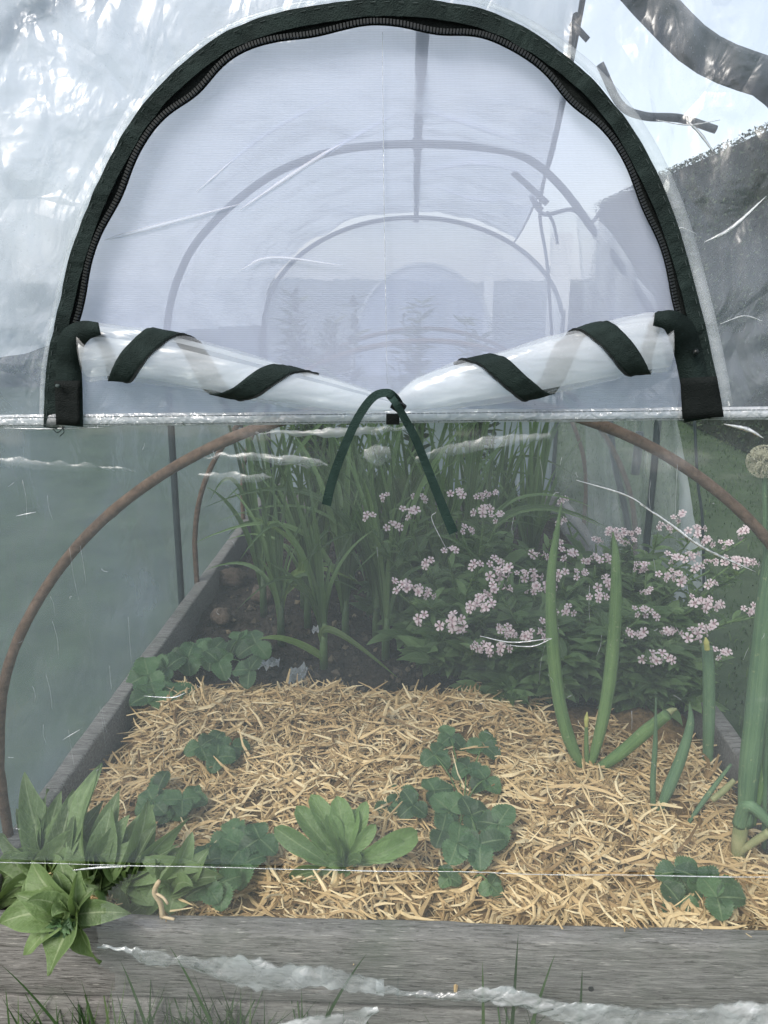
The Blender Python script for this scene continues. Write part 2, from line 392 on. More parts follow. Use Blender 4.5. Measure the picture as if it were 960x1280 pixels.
# ------------------------------------------------------------------ raised bed
XL, XR, Y0, Y1 = -.590, .600, .812, 3.06
TH = .034
bed = thing('raised_bed', (0, Y0, 0), 'weathered grey plank raised bed filled with soil and straw', 'raised bed')
def plank(name, c, s, seed, par):
    mb = MB(); sx, sy, sz = s
    along_x = sx > sy; ln = sx if along_x else sy; n = int(ln/.012); prof = []
    w = sy if along_x else sx; r = .005
    for (a, b) in ((-1, -1), (1, -1), (1, 1), (-1, 1)):
        for q in (0, 1, 2):
            ang = {(-1, -1): 180, (1, -1): 270, (1, 1): 0, (-1, 1): 90}[(a, b)]+q*45
            prof.append((a*(w/2-r)+r*math.cos(R(ang)), b*(sz/2-r)+r*math.sin(R(ang))))
    m = len(prof); vs, fs = [], []
    for i in range(n+1):
        t = (i/n-.5)*ln
        for (u, v) in prof:
            d = .0016*fbm(t*6, u*40+seed, v*40, 3)+.0009*fbm(t*30, u*90+seed, v*200, 2)
            u2, v2 = u*(1+d*12), v+d*1.5+.002*math.sin(t*2.1+seed)
            vs.append((c[0]+t, c[1]+u2, c[2]+v2) if along_x else (c[0]+u2, c[1]+t, c[2]+v2))
    for i in range(n):
        for j in range(m):
            a, b = i*m+j, i*m+(j+1) % m; fs.append((a, b, b+m, a+m))
    fs += [tuple(range(m-1, -1, -1)), tuple(range(n*m, (n+1)*m))]
    mb.add(vs, fs); return mb.build(name, M['wood'], par)
BH = .112
plank('front_board', ((XL+XR)/2, Y0+TH/2, TOP-BH/2), (XR-XL+2*TH, TH, BH), 1, bed)
plank('front_board', ((XL+XR)/2, Y0+TH/2+.002, TOP-BH-.007-BH/2), (XR-XL+2*TH, TH, BH), 5, bed)
for sx, x in ((1, XL), (2, XR)):
    for lv in (0, 1):
        plank('side_board', (x+(-TH/2 if sx == 1 else TH/2), (Y0+TH+Y1)/2+.001, TOP-BH/2-lv*(BH+.007)), (TH, Y1-Y0-TH-.004, BH), 9+sx+lv, bed)
for lv in (0, 1):
    plank('back_board', ((XL+XR)/2, Y1+TH/2, TOP-BH/2-lv*(BH+.007)), (XR-XL+2*TH, TH, BH), 15+lv, bed)
for (x, z) in ((-.28, TOP-.05), (.245, TOP-.07)):
    mb = MB(); tube(mb, [Vector((x, Y0-.002, z)), Vector((x, Y0+.002, z))], .0035, 10); mb.build('nail_head', M['black'], bed)
def soil_h(x, y):
    return TOP-.075+.018*fbm(x*5, y*5, 1)+.010*fbm(x*25, y*25, 2)+.006*abs(fbm(x*70, y*70, 5))
mb = MB(); nx, ny = 110, 200
for j in range(ny+1):
    for i in range(nx+1):
        x = XL+.002+(XR-XL-.004)*i/nx; y = Y0+TH+.002+(Y1-Y0-TH-.004)*j/ny
        mb.v.append((x, y, soil_h(x, y))); mb.uv.append((0, 0))
for j in range(ny):
    for i in range(nx):
        a = j*(nx+1)+i; mb.f.append((a, a+1, a+nx+2, a+nx+1))
tag(mb.build('soil', M['soil']), 'dark crumbly soil filling the raised bed behind the straw', 'soil', kind='structure')
mb = MB()
for _ in range(2600):
    x, y = rnd(XL+.02, XR-.02), 1.45+rnd(0, 1)**1.4*1.2; r = rnd(.003, .011)*random.choice((1, 1, 1, 1.6)); z = soil_h(x, y)+r*.35
    c = Vector((x, y, z)); ax = [Vector((rnd(.7, 1.3)*r, 0, 0)), Vector((0, rnd(.7, 1.3)*r, 0)), Vector((0, 0, rnd(.5, .9)*r))]; q = Euler((rnd(0, 3), rnd(0, 3), rnd(0, 3))).to_matrix()
    mb.add([c+q@a*sg for a in ax for sg in (1, -1)], [(0, 2, 4), (2, 1, 4), (1, 3, 4), (3, 0, 4), (2, 0, 5), (1, 2, 5), (3, 1, 5), (0, 3, 5)])
tag(mb.build('soil_crumbs', M['crumb'], None, False), 'dark soil crumbs and bits of old mulch on the bare soil', 'soil', kind='stuff')
# ------------------------------------------------------------------ straw
def straw_h(x, y):
    e = min(1, (x-XL)/.09+.1); e2 = min(1, (XR-x)/.10+.1); b = min(1, max(0, (1.56+.05*fbm(x*7, 0, 4)-y)/.10))
    return soil_h(x, y)+(.046+.030*fbm(x*6, y*6, 8)+.008*fbm(x*18, y*18, 3))*max(0, min(e, e2))*b
mb = MB(); nx, ny = 80, 60
for j in range(ny+1):
    for i in range(nx+1):
        x = XL+.004+(XR-XL-.008)*i/nx; y = Y0+TH+.004+.72*j/ny
        mb.v.append((x, y, straw_h(x, y)-.004+.004*fbm(x*40, y*40))); mb.uv.append((0, 0))
for j in range(ny):
    for i in range(nx):
        a = j*(nx+1)+i; mb.f.append((a, a+1, a+nx+2, a+nx+1))
def bedmound(mb): return mb
mound = mb
def strand(mb, c, az, tilt, ln, w, curl):
    d = Vector((math.cos(az)*math.cos(tilt), math.sin(az)*math.cos(tilt), math.sin(tilt))); s = Vector((-math.sin(az), math.cos(az), 0))
    up = d.cross(s); up = up if up.z > 0 else -up
    pts = []
    k = 4; kink = rnd(-.15, .15)
    for i in range(k+1):
        t = i/k-.5
        pts.append(c+d*ln*t+s*(curl*ln*(t*t-.08)+kink*ln*max(0, t))-up*(rnd(.1, .5)*ln*t*t*.6))
    vs, fs = [], []
    for i, p in enumerate(pts):
        ww = w*(1 if 0 < i < k else .45)
        a = rnd(-.4, .4)
        s2 = s*math.cos(a)+up*math.sin(a)
        vs += [p-s2*ww*.5, p+s2*ww*.5, p+up*ww*.42]
    for i in range(k):
        for j in range(3):
            a, b = i*3+j, i*3+(j+1) % 3; fs.append((a, b, b+3, a+3))
    fs += [(2, 1, 0), (k*3, k*3+1, k*3+2)]
    mb.add(vs, fs)
mb = MB()
cnt = 0
while cnt < 13000:
    x = rnd(XL+.03, XR-.035); y = Y0+TH+.01+rnd(0, 1)**1.1*.70
    edge = 1.545+.035*fbm(x*7, 0, 4)
    if y > edge or (x < XL+.07 and random.random() < .5): continue
    if x > .28 and y > 1.34+.1*fbm(x*9, 0): continue
    if fbm(x*14, y*14, 6, 2) < -.22 and random.random() < .8: continue
    z = straw_h(x, y)+rnd(-.006, .016)
    big = random.random() < .10
    strand(mb, Vector((x, y, z)), rnd(0, 6.28), random.gauss(0, .30)+(.35 if y > edge-.06 and random.random() < .4 else 0), rnd(.06, .13) if big else rnd(.02, .085), rnd(.005, .009) if big else rnd(.0012, .0056), rnd(-1, 1)*1.5)
    cnt += 1
so = mb.build('straw_mulch', M['straw'], None, False)
tag(so, 'golden chopped straw mulch covering the front of the bed', 'straw', kind='stuff')
mo = mound.build('packed_straw', M['strawbed'], so)
tag(mo, kind='stuff')
t = thing('dry_stalk', L(203, 1145, .83), 'broken pale stalk standing on the front board beside leafy plant', 'stalk')
mb = MB(); tube(mb, smooth_path([L(203, 1147, .828), L(201, 1130, .826), L(193, 1115, .824), L(199, 1101, .822)], 4), [.0035]*12+[.0025], 7)
mb.build('stalk', M['drystalk'], t)
mb = MB(); tube(mb, smooth_path([L(194, 1116, .824), L(204, 1122, .82), L(210, 1130, .818)], 3), .0018, 6); mb.build('side_twig', M['drystalk'], t); mb = MB(); tube(mb, [L(203, 1146, .826), L(218, 1149, .822)], .002, 6)
mb.build('side_twig', M['drystalk'], t)
# soil lumps at the back left, and plastic scraps
for i, (px, py, sx, lab) in enumerate(((292, 722, .045, 'brown lump of earth by the far left corner of the bed'), (276, 770, .03, 'small tan clod on dark soil below the far left corner'), (330, 742, .038, 'brown clod between left board and the strap leaved plants'))):
    p = G(px, py, TOP-.05); mb = MB(); vs, fs = [], []
    for a in range(9):
        for b in range(12):
            th, ph = math.pi*a/8, 2*math.pi*b/12
            d = Vector((math.sin(th)*math.cos(ph), math.sin(th)*math.sin(ph), math.cos(th)*.65))
            vs.append(p+d*sx*(1+.5*fbm(d.x*2+i*5, d.y*2, d.z*2)))
    for a in range(8):
        for b in range(12): fs.append((a*12+b, a*12+(b+1) % 12, (a+1)*12+(b+1) % 12, (a+1)*12+b))
    mb.add(vs, fs); tag(mb.build('soil_clod', M['clod']), lab, 'clod', 'clods on the bare soil')
for px, py, w, d, lab in ((335, 829, .06, .022, 'white plastic scrap on soil at the straw edge'), (398, 786, .035, .012, 'small white plastic scrap on soil below strap leaves'), (372, 842, .05, .035, 'crumpled clear film lying between white scrap and straw'), (590, 885, .12, .03, 'clear film strip showing at the edge of straw under flowers')):
    p = G(px, py, TOP-.045); mb = MB(); vs, fs = [], []
    for i in range(9):
        for j in range(5):
            u, v = i/8-.5, j/4-.5
            vs.append(p+Vector((u*w*(1-.3*abs(v)), v*d*2, .02*fbm(u*5+px, v*5, 0)+.008*u)))
    for i in range(8):
        for j in range(4): a = i*5+j; fs.append((a, a+5, a+6, a+1))
    mb.add(vs, fs); tag(mb.build('plastic_scrap', M['hem'] if w < .07 and d < .03 else M['curtain']), lab, 'plastic scrap')
# ------------------------------------------------------------------ rusty hoops
for Y, lab in ((.99, 'nearest rusty rod hoop arching over the straw'), (2.08, 'middle rusty rod hoop standing among strap leaved plants'), (2.72, 'farthest rusty rod hoop at the back of the bed')):
    mb = MB(); P = [Vector((.045-.668, Y, .02))]
    cz = CZ-.733
    for i in range(41):
        a = math.pi*(1-i/40); P.append(Vector((.045+(.665 if a > math.pi/2 else .59)*math.cos(a), Y+.004*math.sin(i), cz+.60*math.sin(a))))
    P.append(Vector((.045+.593, Y, .02)))
    P = resample(smooth_path(P, 4), .012)
    tube(mb, P, [.0075*(1+.10*fbm(i*.4, Y*9, 0)) for i in range(len(P))], 9)
    tag(mb.build('rusty_hoop', M['rust']), lab, 'hoop', 'rusty hoops over the bed')
# ------------------------------------------------------------------ tunnel frame
fr = thing('steel_hoop_tunnel', (0, 2.05, 0), 'dark steel hoop frame with ridge pole holding up the plastic cover', 'tunnel frame')
def poleline(name, pts, r, n=6, par=fr):
    mb = MB(); P = resample(smooth_path(pts, n), .02); tube(mb, P, r, 9); return mb.build(name, M['pole'], par)
A, B, FR = 2.05, 3.5, .79
pa = [Vector((-.665, A, 0))]+[L(x, y, A) for x, y in ((228, 765), (214, 535), (209, 410), (230, 330), (270, 275), (330, 225), (385, 199), (440, 185), (520, 180), (600, 184), (655, 196), (700, 232), (745, 292), (790, 352), (824, 420), (822, 530), (806, 700))]
pa.append(Vector((pa[-1].x, A, 0)))
poleline('frame_hoop', pa, .0095)
def arch(Y, a, b, hc, cx=0., tilt=0.):
    P = [Vector((cx-a, Y, 0))]
    for i in range(25):
        t = math.pi*(1-i/24); x, z = a*math.cos(t), b*math.sin(t)
        x2, z2 = x*math.cos(tilt)-z*math.sin(tilt), x*math.sin(tilt)+z*math.cos(tilt)
        P.append(Vector((cx+x2, Y, hc+z2)))
    P.append(Vector((cx+a, Y, 0))); return P
poleline('frame_hoop', arch(B, .66, .46, CZ-.17), .0095)
fh = [L(x, y, .86) for x, y in ((-210, 600), (-200, 300), (-130, 60), (20, -80), (300, -130), (560, -150), (720, -90), (815, 5), (868, 58), (915, 84), (968, 106), (1030, 190), (1110, 400), (1150, 600))]
poleline('frame_hoop', [Vector((fh[0].x, .86, 0))]+fh+[Vector((fh[-1].x, .86, 0))], .018)
poleline('ridge_pole', [Vector((.012, FR+.02, CZ+.345)), L(522, 178, A)+Vector((0, 0, -.004)), Vector((.012, B, CZ+.285))], .010)
poleline('brace', [Vector((-.62, A+.05, CZ-.16)), Vector((-.50, A+.25, CZ-.42))], .007)
poleline('brace', [Vector((-.60, A+.30, CZ-.16)), Vector((-.52, A+.40, CZ-.36))], .007)
poleline('brace', [L(800, 540, A+.05), L(793, 600, A+.06)], .012, 6)
poleline('strap', [L(762, 525, A+.2), L(768, 580, A+.2), L(778, 620, A+.2), L(785, 660, A+.2), L(790, 720, A+.2)], .010)
poleline('loose_rod', [L(641, 215, A+.1), L(660, 232, A+.1), L(690, 260, A+.08)], .008)
for P in (L(522, 180, A), Vector((.012, B, CZ+.285))):
    mb = MB(); tube(mb, [P+Vector((0, -.03, 0)), P+Vector((0, .03, 0))], .0145, 12); mb.build('pole_joint', M['pole'], fr)
# ------------------------------------------------------------------ tunnel cover
cv = thing('tunnel_cover', (0, YF, 0), 'clear plastic tunnel cover with white net window and rolled down zip door', 'tunnel cover')
outer = [(56, 533), (59, 465), (72, 395), (92, 310), (124, 228), (165, 152), (215, 93), (280, 43), (350, 17), (430, 3), (478, -1), (552, 3), (620, 19), (690, 58), (752, 112), (802, 182), (842, 270), (870, 365), (890, 450), (904, 524)]
OUT = resample(smooth_path([L(x, y, YF-.004) for x, y in outer], 10), .006)
def seam_z(x):
    a, b = L(0, 525, YF), L(960, 515, YF); return a.z+(b.z-a.z)*(x-a.x)/(b.x-a.x)
CEN = Vector((-.02, YF, seam_z(0)))
def inward(i):
    T = (OUT[min(i+2, len(OUT)-1)]-OUT[max(i-2, 0)]).normalized(); N = Vector((-T.z, 0, T.x))
    return N if N.dot(CEN-OUT[i]) > 0 else -N
INW = [inward(i) for i in range(len(OUT))]
poly = [(p+q*.012) for p, q in zip(OUT, INW)]
PX = [p.x for p in poly]; PZ = [p.z for p in poly]
def inside(x, z):
    c = False; n = len(PX); j = n-1
    for i in range(n):
        if (PZ[i] > z) != (PZ[j] > z) and x < (PX[j]-PX[i])*(z-PZ[i])/(PZ[j]-PZ[i])+PX[i]: c = not c
        j = i
    return c
def fold_n(x, z, k=1.):
    a = fbm(x*3.1, z*2.3, 5, 3); r = 1-abs(fbm(x*6+a, z*4+a, 9, 3)); r2 = 1-abs(fbm((x+z*.5)*13, (z-x*.4)*7, 2, 2))
    r3 = 1-abs(fbm((x*.8+z)*20, (z-x*.6)*11, 6, 3))
    return k*(.012*a+.010*r*r+.0035*r2*r2+.0022*r3*r3)
def sheet(name, mat, x0, x1, z0, z1, step, yfun, keep=None, par=cv, zfun=None):
    mb = MB(); nx, nz = int((x1-x0)/step), max(2, int((z1-z0)/step)); idx = {}
    for i in range(nx):
        for j in range(nz):
            xc, zc = x0+(i+.5)*(x1-x0)/nx, z0+(j+.5)*(z1-z0)/nz
            if keep and not keep(xc, zc): continue
            q = []
            for a, b in ((i, j), (i+1, j), (i+1, j+1), (i, j+1)):
                if (a, b) not in idx:
                    x, z = x0+a*(x1-x0)/nx, z0+b*(z1-z0)/nz
                    if zfun: z = zfun(x, z, b/nz)
                    idx[a, b] = len(mb.v); mb.v.append((x, yfun(x, z), z)); mb.uv.append((0, 0))
                q.append(idx[a, b])
            mb.f.append(tuple(q))
    return mb.build(name, mat, par)
SZ = seam_z(0)
CREASE = L(480, 1086, YF).z
def damp(x, z):                          # keeps the sheet flat where the zip is sewn on
    d = min(((p.x-x)**2+(p.z-z)**2) for p in OUT[::6])**.5
    return min(1, max(.08, (d-.01)/.07))*min(1, max(.1, (z-SZ)/.05))
def yfront(x, z):
    lean = max(0, z-CZ-.0)*.10
    return YF+lean+(fold_n(x, z, 2.1)-.02)*damp(x, z)
sheet('front_sheet', M['front'], -.66, .68, SZ, CZ+.42, .008, yfront, lambda x, z: not inside(x, z) and z < CZ-.12+.47*math.sqrt(max(0, 1-((x-.02)/.665)**2))+.02, zfun=lambda x, z, t: z+(seam_z(x)-SZ)*(1-t))
def ylow(x, z):
    e = min(1, max(0, (SZ-z)/.03))*min(1, max(.15, (z-CREASE)/.03))
    return YF+.004+e*(fold_n(x*.8, z*1.2, .55)-.006)
sheet('lower_sheet', M['lower'], -.66, .68, CREASE, SZ, .009, ylow, zfun=lambda x, z, t: z+(seam_z(x)-SZ)*t+(-.004+.016*(x+.5)**2*.5+.0)*(1-t))
def yskirt(x, z):
    t = max(0, CREASE-z)
    return YF+.002+min(1, t/.1)*(.012+fold_n(x*.8, z*2, 1.)-.012)
SKX = L(126, 1185, YF).x
sheet('skirt', M['skirt'], -.66, .68, .01, CREASE, .006, yskirt, lambda x, z: x > SKX+.05*fbm(z*6, 3, 1)+.06*max(0, (z-.33)/.08), zfun=lambda x, z, t: z+(-.004+.016*(x+.5)**2*.5)*t)
# long crease line across the lower sheet
mb = MB(); P = [Vector((x, YF-.001+.001*fbm(x*8, 0), CREASE-.004+.008*(x+.5)**2+.0012*fbm(x*9, 1))) for x in [-.66+i*.012 for i in range(112)]]
tube(mb, P, [.0004+.0006*max(0, fbm(i*.15, 2)) for i in range(112)], 6)
mb.build('crease_line', M['hem'], cv)
def streak(pts, w, mat='crease', Y=None, flat=.35, name='crease'):
    mb = MB(); Y = YF-.006 if Y is None else Y
    P = smooth_path([L(x, y, Y) for x, y in pts], 8); n = len(P)
    rr = [max(.00025, w*math.sin(math.pi*min(.98, max(.02, i/(n-1))))**.7*(.75+.5*abs(fbm(i*.35, pts[0][0], 0)))) for i in range(n)]
    fr_ = frames(P); vs, fs = [], []
    for i, p in enumerate(P):
        T = (P[min(i+1, n-1)]-P[max(i-1, 0)]).normalized(); s = Vector((-T.z, 0, T.x))*rr[i]
        d = Vector((0, -rr[i]*flat-.0002, 0))
        vs += [p-s, p+d, p+s, p-d*.4]
    for i in range(n-1):
        for j in range(4): a, b = i*4+j, i*4+(j+1) % 4; fs.append((a, b, b+4, a+4))
    fs += [(3, 2, 1, 0), tuple((n-1)*4+j for j in range(4))]
    mb.add(vs, fs); return mb.build(name, M[mat], cv)
for pts, w in ((((858, 150), (876, 168), (893, 192)), .0016), (((800, 630), (838, 655), (880, 685), (945, 715)), .0020), (((720, 600), (780, 618), (812, 636)), .0010),
               (((90, 1088), (120, 1085), (160, 1083)), .0020), (((560, 690), (540, 650), (545, 640)), .0005), (((20, 645), (45, 640)), .0008), (((78, 925), (100, 912)), .0008),
               (((600, 795), (640, 803), (690, 798)), .0011), (((690, 798), (665, 808), (630, 806)), .0008), (((840, 300), (850, 285), (870, 292)), .0008), (((880, 303), (915, 285), (958, 245)), .0022),
               (((900, 405), (930, 395), (955, 402)), .0009), (((180, 870), (215, 872), (232, 866)), .0009), (((0, 535), (60, 536), (130, 534)), .0012), (((905, 530), (935, 537), (955, 548)), .0022),
               (((820, 150), (860, 156), (900, 150)), .0007)):
    streak(pts, w)  # milky white colour stands in for glints along creases in the film
mb = MB()                            # fine scratches and dried drips on the film
for k in range(70):
    if k < 26: a = L(rnd(10, 300) if k < 16 else rnd(600, 950), rnd(560, 1000), YF-.004); d = Vector((rnd(-.004, .004), 0, -rnd(.01, .06))); w = .00022
    else: a = L(rnd(0, 960), rnd(540, 1060), YF-.004); g = rnd(0, 6.28); d = Vector((math.cos(g), 0, math.sin(g)))*rnd(.002, .012); w = .0003
    tube(mb, smooth_path([a, a+d*.5+Vector((rnd(-.002, .002), 0, rnd(-.002, .002))), a+d], 3), [.0001]+[w*rnd(.3, .8) for _ in range(5)]+[.0001], 4)
tag(mb.build('scratches', M['crease'], cv), kind='stuff')
# milky strips painting the highlights of soft folds just under the seam
def patch(top, bot, mat, Y, amp=.008, name='fold', step=14, sc=30.):
    mb = MB(); uv = []
    T = resample(smooth_path([L(x, y, Y) for x, y in top], 10), .004); Bm = smooth_path([L(x, y, Y) for x, y in bot], 10)
    n = len(T); m = 12; vs, fs = [], []
    for i in range(n):
        f = i/(n-1); g = f*(len(Bm)-1); k = min(int(g), len(Bm)-2); b = Bm[k].lerp(Bm[k+1], g-k)
        q_ = .0035 if name == 'fold' else .006
        jt = q_*fbm(i*.3, Y*7+top[0][0], 1, 4); jb = q_*fbm(i*.3, 9+top[0][0], 1, 4)
        for j in range(m+1):
            v = j/m; p = (T[i]+Vector((0, 0, jt))).lerp(b+Vector((0, 0, jb)), v)
            p.y -= amp*(math.sin(math.pi*v)*.7+fbm(p.x*sc, p.z*sc*1.6, top[0][1], 3)*.9)
            vs.append(p); uv.append((f*.9+.05, v))
    for i in range(n-1):
        for j in range(m): a = i*(m+1)+j; fs.append((a, a+m+1, a+m+2, a+1))
    mb.add(vs, fs, uv); return mb.build(name, M[mat], cv)
patch([(255, 568), (320, 566), (380, 570), (410, 578)], [(255, 573), (320, 577), (380, 584), (410, 582)], 'glint', YF-.008, .004)
patch([(250, 590), (300, 590), (340, 594)], [(245, 596), (290, 606), (340, 598)], 'glint', YF-.008, .003)
patch([(320, 538), (400, 536), (480, 532), (520, 534)], [(320, 541), (400, 546), (460, 544), (520, 536)], 'glint', YF-.008, .003)
patch([(520, 570), (560, 555), (610, 545), (690, 542)], [(518, 580), (560, 572), (610, 562), (690, 548)], 'glint', YF-.008, .003)
patch([(455, 560), (475, 552), (490, 560)], [(455, 572), (475, 585), (490, 575)], 'glint', YF-.008, .003)
patch([(0, 570), (60, 575), (140, 582), (170, 588)], [(0, 580), (60, 590), (140, 588), (170, 590)], 'glint', YF-.008, .003)
# crumpled ends of the sheet on the board and the grass
patch([(122, 1180), (160, 1183), (195, 1187), (230, 1194), (280, 1194), (320, 1197), (345, 1205), (390, 1205), (430, 1212), (480, 1225)], [(122, 1183), (160, 1192), (180, 1206), (230, 1210), (280, 1228), (320, 1240), (350, 1240), (400, 1236), (440, 1240), (480, 1245)], 'fold', .768, .003, 'crumpled_edge', sc=30.)
patch([(470, 1225), (520, 1238), (580, 1235), (640, 1234), (690, 1248), (760, 1254), (840, 1258), (970, 1250)], [(470, 1246), (520, 1246), (580, 1252), (640, 1258), (690, 1275), (760, 1295), (840, 1300), (970, 1300)], 'fold', .765, .004, 'crumpled_edge', sc=30.)
patch([(330, 1285), (380, 1272), (430, 1262), (475, 1256)], [(330, 1310), (380, 1310), (430, 1300), (475, 1264)], 'fold', .755, .003, 'crumpled_edge', sc=30.)
streak(((499, 1212), (497, 1240), (502, 1275)), .0016, 'fold', .757, name='crumpled_edge')
# netting window
def ynet(x, z): return YF+.010+.010*fbm(x*3, z*3, 3, 2)*min(1, max(0, (z-SZ)/.1))+.002*(1-abs(fbm(x*5+z*6, z*3-x*3, 8, 2)))
sheet('net_window', M['net'], -.36, .36, SZ-.004, CZ+.26, .006, ynet, inside)
streak(((478, 40), (480, 250), (484, 480)), .0006, 'hem', YF+.003, name='fold_streak')
# zip: green outer tape, recessed tape coloured black as the flap's shadow, teeth, stitching
n = len(OUT)
GB = ((.12, .004), (.22, .006), (.335, .0095), (.45, .005), (.555, .0075), (.69, .0095), (.80, .005), (.89, .005))
wv = [max(0, sum(a*.72*math.exp(-((i/n-c)/.028)**2) for c, a in GB)) for i in range(n)]
mb = MB(); ribbon(mb, [OUT[i]+INW[i]*.0068+Vector((0, -.002-.0018*fbm(i*.3, 0, 1, 2), 0)) for i in range(n)], [(INW[i]+Vector((0, .22*fbm(i*.35, 5, 0, 2), 0))*1.)*(.0068+.0008*fbm(i*.06, 7)) for i in range(n)], .0018)
zt = mb.build('zip_tape', M['tape'], cv, False)
mb = MB(); ribbon(mb, [OUT[i]+INW[i]*(.0138+wv[i]*.5)+Vector((0, .002, 0)) for i in range(n)], [INW[i]*(.0048+wv[i]*.5) for i in range(n)], .001)
mb.build('zip_shadow_tape', M['black'], zt)
mb = MB(); fine = []
for i in range(n-1):
    for q in range(2):
        f = q/2; fine.append((OUT[i].lerp(OUT[i+1], f)+INW[i].lerp(INW[i+1], f)*(.0166+wv[i]*(1-f)+wv[i+1]*f), INW[i]))
last = int(len(fine)*.86)
for i, (p, nn) in enumerate(fine):
    if i < 36 or i > len(fine)-36: continue
    rot = Matrix.Rotation(-math.atan2(nn.z, nn.x), 3, 'Y')
    box(mb, p+Vector((0, -.003, 0)), (.0034, .0030, .0018), rot)
mb.build('zip_teeth', M['teeth'], zt, False)
mb = MB()
for off in (.0030,):
    for i in range(0, n-2, 2):
        a = OUT[i]+INW[i]*off; b = OUT[i+1]+INW[i+1]*off
        tube(mb, [a+Vector((0, -.0034, 0)), b.lerp(a, .2)+Vector((0, -.0036, 0))], .00028, 5)
mb.build('stitching', M['thread'], zt, False)
# clear welt outside the zip
mb = MB(); ids = range(0, n, 2)
ribbon(mb, [OUT[i]-INW[i]*(.004 if i < n*.55 else .006)+Vector((0, .001, 0)) for i in ids], [INW[i]*(.0022+.0035*max(0, min(1, (i/n-.6)*6))) for i in ids], .0008)
mb.build('clear_welt', M['roll'], cv)
# the two lower corners: door half of the zip, folded over onto the roll, and the sewn patches
def tape_strip(name, pts, w, mat, Y, par=cv, thick=.0016):
    P = smooth_path([L(x, y, yy) for x, y, yy in pts], 8); mb = MB(); sd = []
    for i in range(len(P)):
        T = (P[min(i+1, len(P)-1)]-P[max(i-1, 0)]).normalized(); s = Vector((-T.z, 0, T.x)); s.normalize()
        f = i/(len(P)-1); sd.append(s*w*(1-.55*max(0, (f-.62)/.38)))
    ribbon(mb, P, sd, thick); return mb.build(name, M[mat], par)
f0 = YF-.010
RY = YF-.022
# rolled flap: two tapering rolls meeting at the tie
def roll(side):
    if side < 0:
        axis = [(106, 442), (142, 441), (220, 452), (310, 472), (400, 491), (455, 502), (488, 507)]; rad = [.026, .026, .025, .022, .017, .012, .006]
    else:
        axis = [(836, 429), (803, 432), (730, 447), (650, 465), (570, 482), (525, 494), (494, 507)]; rad = [.026, .027, .026, .024, .021, .017, .006]
    P = smooth_path([L(x, y, RY) for x, y in axis], 12); n = len(P); k = len(rad)-1
    rr = [rad[min(k, int(i/12))]*(1-(i/12 % 1))+rad[min(k, int(i/12)+1)]*(i/12 % 1) for i in range(n)]
    mb = MB(); vs, fs = [], []; m = 40; F3 = frames(P)
    def crum(i, a): return 1+.10*fbm(i*.10, math.cos(a)*1.5+side, math.sin(a)*1.5, 3)+.04*math.sin(a*3+i*.10)
    for i in range(n):
        T, N, Bn = F3[i]
        for j in range(m):
            a = 2*math.pi*j/m; cr = crum(i, a)
            vs.append(P[i]+(N*math.cos(a)+Bn*math.sin(a)*.62)*rr[i]*cr)
    for i in range(n-1):
        for j in range(m): a, b = i*m+j, i*m+(j+1) % m; fs.append((a, b, b+m, a+m))
    mb.add(vs, fs); ro = mb.build('door_roll', M['roll'], cv)
    mb = MB()                            # inner turn of the film
    for i in range(0, n): pass
    vs, fs = [], []
    for i in range(n):
        T, N, Bn = F3[i]
        for j in range(25):
            a = 6.1*j/24+.8; q = .80+.11*j/24
            vs.append(P[i]+(N*math.cos(a)+Bn*math.sin(a)*.62)*rr[i]*q*(1+.035*fbm(i*.12, j*.2, side)))
    for i in range(n-1):
        for j in range(24): a = i*25+j; fs.append((a, a+25, a+26, a+1))
    mb.add(vs, fs); mb.build('inner_turn', M['innerroll'], ro)
    # zip tape spiralling round inside the film
    mb = MB(); tot = n*.60; K = 220; W5 = 7; turns = 2.1; vs, fs = [], []; sg = -1 if side < 0 else 1
    def surf(g, a, k):
        g = max(0, min(n-1.001, g)); i = int(g); f = g-i; T, N, Bn = F3[i]
        return P[i].lerp(P[i+1], f)+(N*math.cos(a)+Bn*math.sin(a)*.62)*(rr[i]*(1-f)+rr[i+1]*f)*crum(g, a)*k
    seg = (P[-1]-P[0]).length/(n-1)
    for q in range(K+1):
        t = q/K; g = 2+t*tot; a = sg*(t*2*math.pi*turns+.1); r = rr[min(n-1, int(g))]*.85
        va = Vector((tot*seg, r*2*math.pi*turns)).normalized(); hw = .0098*(1-.3*t)
        for u in range(W5):
            o = (u/(W5-1)*2-1)*hw; vs.append(surf(g-o*va.y/seg, a+sg*o*va.x/r, 1.02))
    fs = [(q*W5+u, q*W5+u+1, (q+1)*W5+u+1, (q+1)*W5+u) for q in range(K) for u in range(W5-1)]
    mb.add(vs, fs); sp = mb.build('rolled_zip_tape', M['tape'], ro)
    so2 = sp.modifiers.new('thickness', 'SOLIDIFY'); so2.thickness = .001; so2.offset = 0; sp.data.flip_normals() if side < 0 else None
    mb = MB()
    for q in range(0, K, 1):
        p = Vector(vs[q*W5]); tn = (Vector(vs[(q+1)*W5])-p).normalized()
        box(mb, p, (.0011, .0026, .0022), tn.to_track_quat('X', 'Z').to_matrix())
    mb.build('rolled_zip_teeth', M['teeth'], sp, False)
roll(-1); roll(1)
